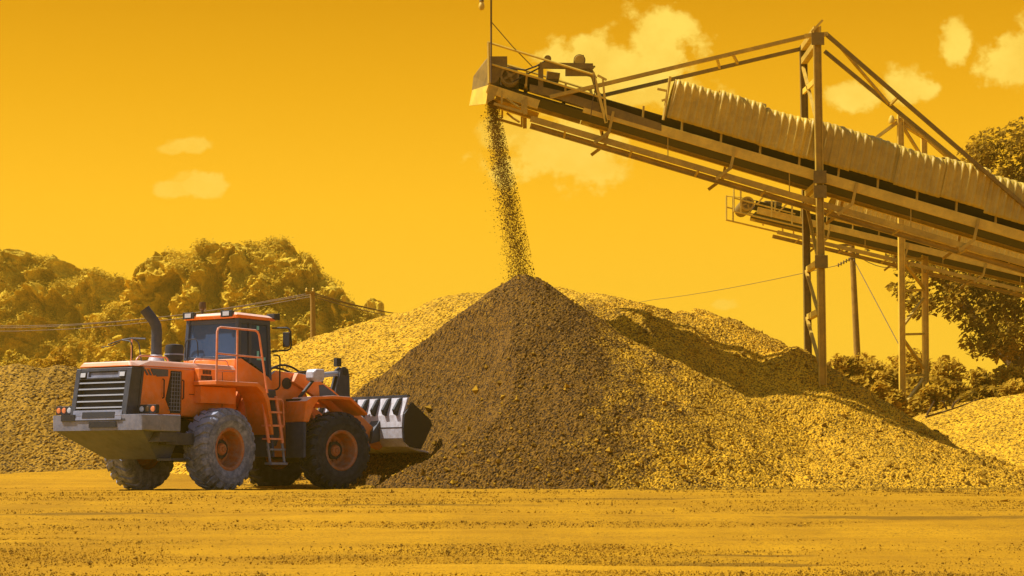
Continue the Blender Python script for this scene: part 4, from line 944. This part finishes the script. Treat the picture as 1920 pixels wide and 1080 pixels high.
# roof of engine: rails, mirror hook, exhaust, pre-cleaner
def rail(pts, r=.018, mat='orange_rail', fr=False, name='handrail'):
    return (FB() if fr else RB()).tube(pts, r, 7).build(name, mat, LD, smooth=True)
def bend(*p):
    out = [Vector(p[0])]
    for a, b_, c in zip(p[:-2], p[1:-1], p[2:]):
        a, b_, c = Vector(a), Vector(b_), Vector(c); u_ = (a - b_); v_ = (c - b_); d = min(.1, u_.length * .4, v_.length * .4)
        out += [b_ + u_.normalized() * d, b_ + (u_.normalized() + v_.normalized()) * d * .3, b_ + v_.normalized() * d]
    return out + [Vector(p[-1])]
rail(bend((-3.85, -.62, 2.69), (-3.75, -.62, 2.79), (-2.95, -.62, 2.79), (-2.9, -.62, 2.7)))
rail(bend((-2.2, -.68, 2.70), (-2.15, -.68, 2.80), (-1.15, -.68, 2.80), (-1.1, -.68, 2.70)))
rail(bend((-3.85, -.5, 2.69), (-3.85, -.5, 3.08), (-3.85, -.2, 3.12)), .014, 'black')
rail([(-3.86, -.2, 3.12), (-3.9, .02, 3.06), (-3.92, .12, 3.03)], .012, 'black'); rail([(-3.86, -.16, 3.08), (-3.9, .06, 3.0), (-3.93, .3, 2.98)], .010, 'black')
rail(bend((-3.05, .3, 2.70), (-3.05, .3, 3.2)), .016); rail(bend((-2.85, .2, 2.70), (-2.95, .2, 3.15), (-3.05, .3, 3.22)), .014, 'dark_steel')
rail([(-3.05 + .0, .58, 3.2), (-3.05, .3, 3.22), (-3.0, -.05, 3.2)], .018, 'dark_steel')
mb = RB(); mb.tube([(-2.62, 0, 2.64), (-2.62, 0, 2.82), (-2.62, 0, 2.88)], [.23, .15, .12], 20); mb.build('exhaust_base', 'bucket', LD, smooth=True)
ex = RB(); pts = [(-2.62, 0, 2.85), (-2.62, 0, 3.38), (-2.63, .01, 3.50), (-2.68, .05, 3.62), (-2.76, .11, 3.74), (-2.83, .17, 3.86)]
ex.tube(pts, .115, 20, cap=False); ex.tube(pts[::-1], .10, 20, cap=False); ex.build('exhaust_pipe', 'dark_steel', LD, smooth=True)
RB().lathe([(0, 2.70), (.13, 2.70), (.13, 2.76), (.19, 2.80), (.2, 3.05), (.185, 3.12), (.08, 3.14), (0, 3.14)], (-2.05, .02, 0), 'z', 24).build('air_precleaner', 'black', LD, smooth=True)
RB().lathe([(.205, 2.9), (.212, 2.9), (.212, 2.93), (.205, 2.93)], (-2.05, .02, 0), 'z', 24, closed=True).build('precleaner_band', 'grey_steel', LD)
# cab
cx0, cx1, cy, cz0, cz1 = -.93, .22, .80, 2.30, 3.76
cb = RB(); cb.prism([(cx0, 2.2), (cx0, 2.86), (cx0 + .12, 2.88), (cx1 - .1, 2.50), (cx1, 2.42), (cx1, 1.9), (-.3, 1.75)], -cy, -cy + .06)
cb.prism([(cx0, 2.2), (cx0, 2.86), (cx0 + .12, 2.88), (cx1 - .1, 2.50), (cx1, 2.42), (cx1, 1.9), (-.3, 1.75)], cy - .06, cy)
cb.box((cx0, -cy + .061, 2.3), (cx0 + .06, cy - .061, 2.86)); cb.box((cx0 + .07, -cy + .061, 2.2), (cx1, cy - .061, 2.3)); cab = cb.build('cab', 'orange', LD, bevel=.02)
fr = RB()
for y in (-1, 1):
    fr.bar((cx0 + .05, y * (cy - .05), 2.86), (cx0 + .1, y * (cy - .08), cz1), .10, .10)
    fr.bar((cx1 - .03, y * (cy - .05), 2.42), (cx1 - .08, y * (cy - .08), cz1), .09, .09)
    fr.bar((cx0 + .42, y * (cy - .045), 2.78), (cx0 + .44, y * (cy - .075), cz1), .09, .08)
    fr.bar((cx0 + .1, y * (cy - .08), cz1 - .06), (cx1 - .08, y * (cy - .08), cz1 - .06), .09, .1)
fr.bar((cx0 + .05, -cy + .1, 2.90), (cx0 + .05, cy - .1, 2.90), .06, .07); fr.bar((cx0 + .1, -cy + .1, cz1 - .06), (cx0 + .1, cy - .1, cz1 - .06), .06, .1)
fr.bar((cx1 - .04, -cy + .1, 2.46), (cx1 - .04, cy - .1, 2.46), .06, .08); fr.bar((cx1 - .1, -cy + .1, cz1 - .06), (cx1 - .1, cy - .1, cz1 - .06), .06, .1)
fr.build('cab_frame', 'cab_frame', cab, bevel=.012)
mb = RB(); mb.hull([(cx0 + .04 + d, y * (cy - .1), z) for d in (0, .012) for y in (-1, 1) for z in (2.93,)] + [(cx0 + .085 + d, y * (cy - .12), cz1 - .11) for d in (0, .012) for y in (-1, 1)]); mb.build('rear_window', 'glass', cab)
for y, nm in ((-1, 'door_window'), (1, 'side_window')):
    mb = RB(); yo, yt = y * (cy - .035), y * (cy - .065)
    mb.hull([(x, yo + e * y, z) for e in (0, -.01) for x, z in ((cx0 + .48, 2.80), (cx1 - .09, 2.53))] + [(x, yt + e * y, cz1 - .11) for e in (0, -.01) for x in (cx0 + .50, cx1 - .13)])
    wdw = mb.build(nm, 'glass', cab)
    mb = RB(); mb.hull([(x, (yo if z < 3 else yt) + e * y, z) for e in (0, -.01) for x, z in ((cx0 + .11, 2.90), (cx0 + .37, 2.84), (cx0 + .38, cz1 - .11), (cx0 + .15, cz1 - .11))]); mb.build('quarter_window', 'glass', cab)
    if y < 0:
        MBs = RB(); ys = yo - .012
        MBs.box((-.27, ys - .004, 2.86), (-.20, ys, 3.06)).box((-.20, ys - .004, 2.86), (.02, ys, 2.93)); MBs.build('sticker', 'teal', wdw)
        RB().box((-.26, yt - .022, 3.53), (-.18, yt - .016, 3.62)).build('sticker', 'teal', wdw)
        RB().box((-.42, yo - .03, 2.72), (-.36, yo, 2.75)).tube([(-.12, yo - .03, 2.68), (-.06, yo - .05, 2.70), (-.06, yo - .03, 2.76)], .012, 6).build('door_handle', 'black', wdw)
mb = RB(); mb.hull([(cx1 - .035 + d, y * (cy - .1), 2.51) for d in (0, -.012) for y in (-1, 1)] + [(cx1 - .085 + d, y * (cy - .12), cz1 - .11) for d in (0, -.012) for y in (-1, 1)]); mb.build('windscreen', 'glass', cab)
RB().hull([(cx0 - .02, -cy + .02, cz1), (cx0 - .02, cy - .02, cz1), (cx1 + .12, -cy + .02, cz1), (cx1 + .12, cy - .02, cz1), (cx0 + .05, -cy + .12, cz1 + .13), (cx0 + .05, cy - .12, cz1 + .13), (cx1, -cy + .12, cz1 + .12), (cx1, cy - .12, cz1 + .12),
           (cx0 - .04, -cy + .0, cz1 + .07), (cx0 - .04, cy, cz1 + .07), (cx1 + .13, -cy, cz1 + .06), (cx1 + .13, cy, cz1 + .06)]).build('roof', 'orange', cab, bevel=.02)
RB().box((-.66, -.27, 2.35), (-.15, .27, 2.75)).hull([(-.70, y, 2.75) for y in (-.26, .26)] + [(-.56, y, 2.75) for y in (-.26, .26)] + [(-.76, y, 3.28) for y in (-.2, .2)] + [(-.66, y, 3.28) for y in (-.2, .2)]).hull([(-.80, y, 3.32) for y in (-.13, .13)] + [(-.72, y, 3.32) for y in (-.13, .13)] + [(-.82, y, 3.5) for y in (-.11, .11)] + [(-.74, y, 3.5) for y in (-.11, .11)]).build('seat', 'seat', cab, bevel=.02)
st_ = RB(); st_.tube([(.1, 0, 2.3), (-.02, 0, 3.0)], .04, 8); c0 = Vector((-.04, 0, 3.02)); st_.tube([c0 + Vector((.08 * math.cos(a) , .2 * math.cos(a) * 0 + .2 * math.sin(a), .18 * math.cos(a))) for a in [i * math.pi / 8 for i in range(17)]], .015, 6, cap=False); st_.build('steering_wheel', 'seat', cab)
for x, y, dx_ in ((cx0 - .06, .62, -1), (cx0 - .06, -.50, -1), (cx1 + .14, -.74, 1), (cx1 + .14, .74, 1)):
    l_ = RB().hull([(x + dx_ * .0, y + a, cz1 + b_) for a in (-.17, .17) for b_ in (.02, .17)] + [(x - dx_ * .14, y + a, cz1 + b_) for a in (-.12, .12) for b_ in (.05, .16)]).build('work_light', 'black', cab, bevel=.012)
    RB().box((x + dx_ * .004, y - .09, cz1 + .05), (x + dx_ * .012, y + .09, cz1 + .145)).build('lens', 'lamp_glass', l_)
RB().lathe([(0, 3.88), (.04, 3.88), (.03, 3.98), (.085, 4.02), (.09, 4.08), (.075, 4.17), (0, 4.18)], (-.72, .44, 0), 'z', 16).build('beacon', 'amber', cab, smooth=True)
# mirror
rail(bend((cx1 + .02, -.78, 3.60), (cx1 + .12, -1.22, 3.60), (cx1 + .14, -1.25, 3.10), (cx1 + .02, -.78, 3.08)), .02, 'black', name='mirror_bracket')
RB().hull([(cx1 + .03, -1.27, 3.16), (cx1 + .03, -1.08, 3.16), (cx1 + .03, -1.27, 3.50), (cx1 + .03, -1.08, 3.50), (cx1 + .11, -1.23, 3.19), (cx1 + .11, -1.12, 3.19), (cx1 + .11, -1.23, 3.47), (cx1 + .11, -1.12, 3.47)]).build('mirror', 'black', LD, bevel=.015)
rail(bend((cx1 + .05, -.80, 2.2), (cx1 + .10, -.95, 2.25), (cx1 + .10, -.95, 2.98), (cx1 + .05, -.8, 3.0)), .018, 'black', name='grab_bar')
rail(bend((cx0 - .02, .72, 2.92), (cx0 - .03, .72, 3.32), (cx0 - .03, .36, 3.34), (cx0 - .02, .34, 2.95)), .012, 'black', name='wiper')
# platform, rear fender, ladder, railings (near side) + plain fender far side
for y0, y1, near_ in ((-1.46, -.81, 1), (.81, 1.46, 0)):
    f_ = RB(); f_.prism([(-2.34, 2.22), (-2.34, 2.31), (-1.0, 2.31), (-.78, 2.2), (-.62, 1.98), (-.52, 1.55), (-.46, 1.2), (-.53, 1.2), (-.60, 1.52), (-.71, 1.90), (-.85, 2.10), (-1.04, 2.22)], y0, y1); f_.build('fender', 'orange', LD, bevel=.012)
    RB().prism([(-.50, 1.19), (-.43, 1.19), (-.36, .72), (-.43, .72)], y0 + .05, y1 - .02).build('mud_guard', 'rubber', LD)
RB().box((-2.3, -.95, 2.31), (-1.74, -.81, 2.58)).build('battery_box', 'orange', LD, bevel=.012)
mb = RB()
for i in range(9): mb.box((-2.26 + i * .04, -.962, 2.34), (-2.24 + i * .04, -.952, 2.43)); 
for i in range(6): mb.box((-2.2 + i * .045, -.962, 2.46), (-2.175 + i * .045, -.952, 2.55))
mb.build('battery_grille', 'black', LD)
RB().box((-2.3, -1.0, 1.85), (-1.2, -.81, 2.2)).build('wheel_arch_panel', 'orange', LD)
rail(bend((-2.30, -1.43, 2.3), (-2.30, -1.43, 3.44), (-.98, -1.43, 3.44), (-.66, -1.43, 2.1)), .024)
rail([(-1.66, -1.43, 2.31), (-1.66, -1.43, 3.43)], .022); rail([(-2.30, -1.43, 2.88), (-.84, -1.43, 2.86)], .020)
ld = RB()
for x in (-.68, -.22):
    ld.bar((x, -1.30, 2.05), (x + .1, -1.42, 1.02), .075, .03, (0, 1, 0))
for i in range(4): ld.box((-.68 + .025 * i + .03, -1.46, 1.96 - i * .29), (-.22 + .025 * i + .01, -1.22, 2.0 - i * .29))
lad = ld.build('ladder', 'orange_rail', LD)
lb_ = RB()
for x in (-.60, -.12): lb_.bar((x, -1.40, 1.04), (x + .05, -1.44, .58), .05, .03, (0, 1, 0))
lb_.box((-.57, -1.50, .55), (-.03, -1.3, .60)).box((-.58, -1.47, .86), (-.08, -1.36, .9)); lb_.build('bottom_step', 'grey_steel', lad)
RB().prism([(-.72, 2.2), (-.1, 2.2), (.08, 1.25), (-.05, .95), (-.45, .95)], -1.2, -.9).build('fuel_tank', 'dark_steel', LD, bevel=.03)
rail(bend((-.02, -1.3, 1.35), (.02, -1.34, 1.4), (-.02, -1.34, 1.95), (-.12, -1.3, 2.0)), .018)
# --- front unit
ff = FB()
for y in (-1, 1):
    ff.prism([(.18, .72), (.12, 1.5), (.42, 2.50), (.62, 2.66), (1.25, 2.62), (1.42, 2.35), (1.75, 1.5), (2.5, 1.1), (2.4, .75)], y * .46, y * .58)
ff.box((.16, -.458, .74), (.30, .458, 1.4)); ff.hull([(.20, -.458, 1.4), (.20, .458, 1.4), (.50, -.458, 2.4), (.50, .458, 2.4), (.30, -.458, 1.4), (.30, .458, 1.4), (.60, -.458, 2.4), (.60, .458, 2.4)]); ff.box((.4, -.458, .76), (2.3, .458, 1.15))
front = ff.build('front_frame', 'orange', LD, bevel=.015)
FB().lathe([(0, -.60), (.13, -.60), (.13, -.585), (0, -.585)], (.92, 0, 2.38), 'y', 20).build('pivot_pin', 'black', front)
FB().lathe([(0, -.612), (.06, -.612), (.07, -.602), (0, -.602)], (.60, 0, 1.62), 'y', 16).build('frame_plug', 'grey_steel', front)
for y in (-1, 1):
    a = FB(); a.prism([(1.0, 2.42), (1.12, 2.62), (1.55, 2.56), (2.15, 2.26), (2.85, 1.78), (3.55, 1.28), (3.68, 1.02), (3.55, .90), (3.30, .98), (2.7, 1.42), (2.0, 1.86), (1.5, 2.16)], y * .60, y * .74)
    am = a.build('lift_arm', 'orange', LD, bevel=.012)
    FB().prism([(1.72, 2.36), (1.84, 2.38), (2.35, 2.08), (1.75, 2.04)], y * .742, y * .747).build('arm_plate', 'decal', am)
    c_ = FB(); c_.tube([(1.0, y * .52, 1.3), (1.9, y * .52, 1.5)], .11, 14); c_.tube([(1.9, y * .52, 1.5), (2.7, y * .52, 1.62)], .055, 12); c_.build('lift_cylinder', 'dark_steel', LD, smooth=True)
FB().tube([(2.05, -.73, 2.0), (2.05, .73, 2.0)], .14, 16).build('cross_tube', 'orange', LD)
bc = FB()
for y in (-.09, .09): bc.prism([(2.86, 2.80), (2.96, 2.86), (3.08, 2.80), (3.12, 2.62), (3.16, 1.75), (3.02, 1.35), (2.86, 1.45), (2.66, 1.95), (2.72, 2.3)], y - .035, y + .035)
bell = bc.build('bell_crank', 'dark_steel', LD, bevel=.012)
FB().cyl((2.98, -.15, 2.72), (2.98, .15, 2.72), .07, 16).build('pin', 'black', bell)
FB().box((2.78, -.06, 2.86), (2.92, .06, 3.06)).build('hose_block', 'black', bell)
tc_ = FB(); tc_.tube([(1.1, 0, 2.5), (2.2, 0, 2.62)], .12, 16); tc_.build('tilt_cylinder', 'black', LD, smooth=True)
FB().tube([(2.2, 0, 2.62), (2.95, 0, 2.71)], .065, 14).build('cylinder_rod', 'silver', LD, smooth=True)
lk = FB(); lk.tube([(3.05, 0, 1.45), (3.55, 0, 1.45)], .07, 10); lk.build('bucket_link', 'black', LD)
for k, (pa, pm, pb) in enumerate((((.55, -.2, 2.55), (1.0, -.25, 3.02), (1.6, -.2, 2.66)), ((1.2, -.42, 2.55), (1.62, -.45, 2.84), (2.1, -.4, 2.45)), ((.55, .2, 2.55), (1.05, .2, 2.96), (1.75, .2, 2.62)))):
    a, m_, b_ = map(Vector, (pa, pm, pb)); FB().tube([a * (1 - s) ** 2 + m_ * 2 * s * (1 - s) * 1.0 + b_ * s * s for s in [i / 12 for i in range(13)]], .026, 8).build('hydraulic_hose', 'black', LD, smooth=True)
# front fenders, flaps, head lamps
for y0, y1 in ((-1.50, -.80), (.80, 1.50)):
    FB().prism([(.72, 1.50), (.78, 1.96), (.95, 2.06), (1.55, 2.10), (2.05, 2.08), (2.55, 1.72), (2.53, 1.67), (2.02, 2.01), (1.5, 2.03), (1.12, 2.0), (.98, 1.82), (.86, 1.50)], y0, y1).build('fender', 'orange', LD, bevel=.012)
    FB().prism([(.72, 1.495), (.80, 1.495), (.80, .72), (.74, .70)], y0 + .02, y1 - .02).build('mud_flap', 'rubber', LD, bevel=.01)
    ym_ = -1.02 if y0 < 0 else 1.02
    FB().box((.80, ym_ - .2, 1.975), (.99, ym_ + .3, 2.02)).bar((.95, ym_, 2.05), (1.36, ym_, 2.48), .07, .05).build('lamp_arm', 'black', LD)
    hl = FB().hull([(1.28, ym_ - .19, 2.44), (1.28, ym_ + .17, 2.44), (1.28, ym_ - .19, 2.70), (1.28, ym_ + .17, 2.70), (1.50, ym_ - .19, 2.42), (1.50, ym_ + .17, 2.42), (1.52, ym_ - .19, 2.70), (1.52, ym_ + .17, 2.70), (1.22, ym_ - .14, 2.5), (1.22, ym_ + .12, 2.5), (1.22, ym_ - .14, 2.64), (1.22, ym_ + .12, 2.64)]).build('headlight', 'bucket', LD, bevel=.03)
    FB().box((1.523, ym_ - .15, 2.46), (1.535, ym_ + .13, 2.66)).build('lens', 'lamp_glass', hl)
# bucket
bk = FB(); W = 1.62
sec = [(4.35, .62), (3.9, .70), (3.62, .80), (3.48, 1.02), (3.46, 1.30), (3.48, 1.64), (3.64, 2.14), (3.70, 2.14), (3.55, 1.64), (3.53, 1.3), (3.55, 1.05), (3.66, .87), (3.92, .76), (4.35, .65)]
zt = lambda P: [(x, 2.14 - (2.14 - z) * .87) for x, z in P]
bk.prism(zt(sec), -W, W); bucket = bk.build('bucket', 'bucket', LD, bevel=.008)
for y in (-1, 1):
    FB().prism(zt([(3.50, .95), (3.475, 1.30), (3.50, 1.66), (3.74, 1.98), (4.32, 1.50), (4.36, 1.38), (4.02, .74), (3.7, .79)]), y * W, y * (W + .05)).build('bucket_side', 'black', bucket)
for y in (-1.42, -1.02, -.62, -.22, .22, .62, 1.02, 1.42):
    FB().prism(zt([(3.482, 1.62), (3.63, 2.11), (3.52, 2.06), (3.36, 1.78), (3.40, 1.66)]), y - .035, y + .035).build('gusset', 'black', bucket)
FB().box((3.452, -W, 1.41), (3.475, W, 1.425)).build('bucket_seam', 'black', bucket)
FB().bar((3.67, -W, 2.145), (3.67, W, 2.145), .10, .05).build('spill_guard_edge', 'dark_steel', bucket)
for y in (-.67, .67): FB().prism(zt([(3.2, .88), (3.25, 1.2), (3.47, 1.5), (3.47, .95)]), y - .16, y + .16).build('bucket_hinge', 'dark_steel', bucket)
for i in range(9): y = -1.45 + i * .3625; FB().hull([(4.3, y - .06, .81), (4.3, y + .06, .81), (4.3, y - .06, .89), (4.3, y + .06, .89), (4.62, y - .04, .8), (4.62, y + .04, .8), (4.62, y, .82)]).build('tooth', 'dark_steel', bucket)

# ------------------------------------------------------------------ dusty air
hz = bpy.data.materials.new('dusty_air'); t = nt(hz); o_ = N(t, 'ShaderNodeOutputMaterial'); pv = N(t, 'ShaderNodeVolumePrincipled')
pv.inputs['Color'].default_value = (1., .60, .06, 1); pv.inputs['Density'].default_value = .0008; pv.inputs['Anisotropy'].default_value = .2
L(t, pv.outputs[0], o_.inputs['Volume'])
hzo = MB().box((-420, -60, -2.5), (420, 420, 42)).build('haze', hz); tag(hzo, kind='stuff')
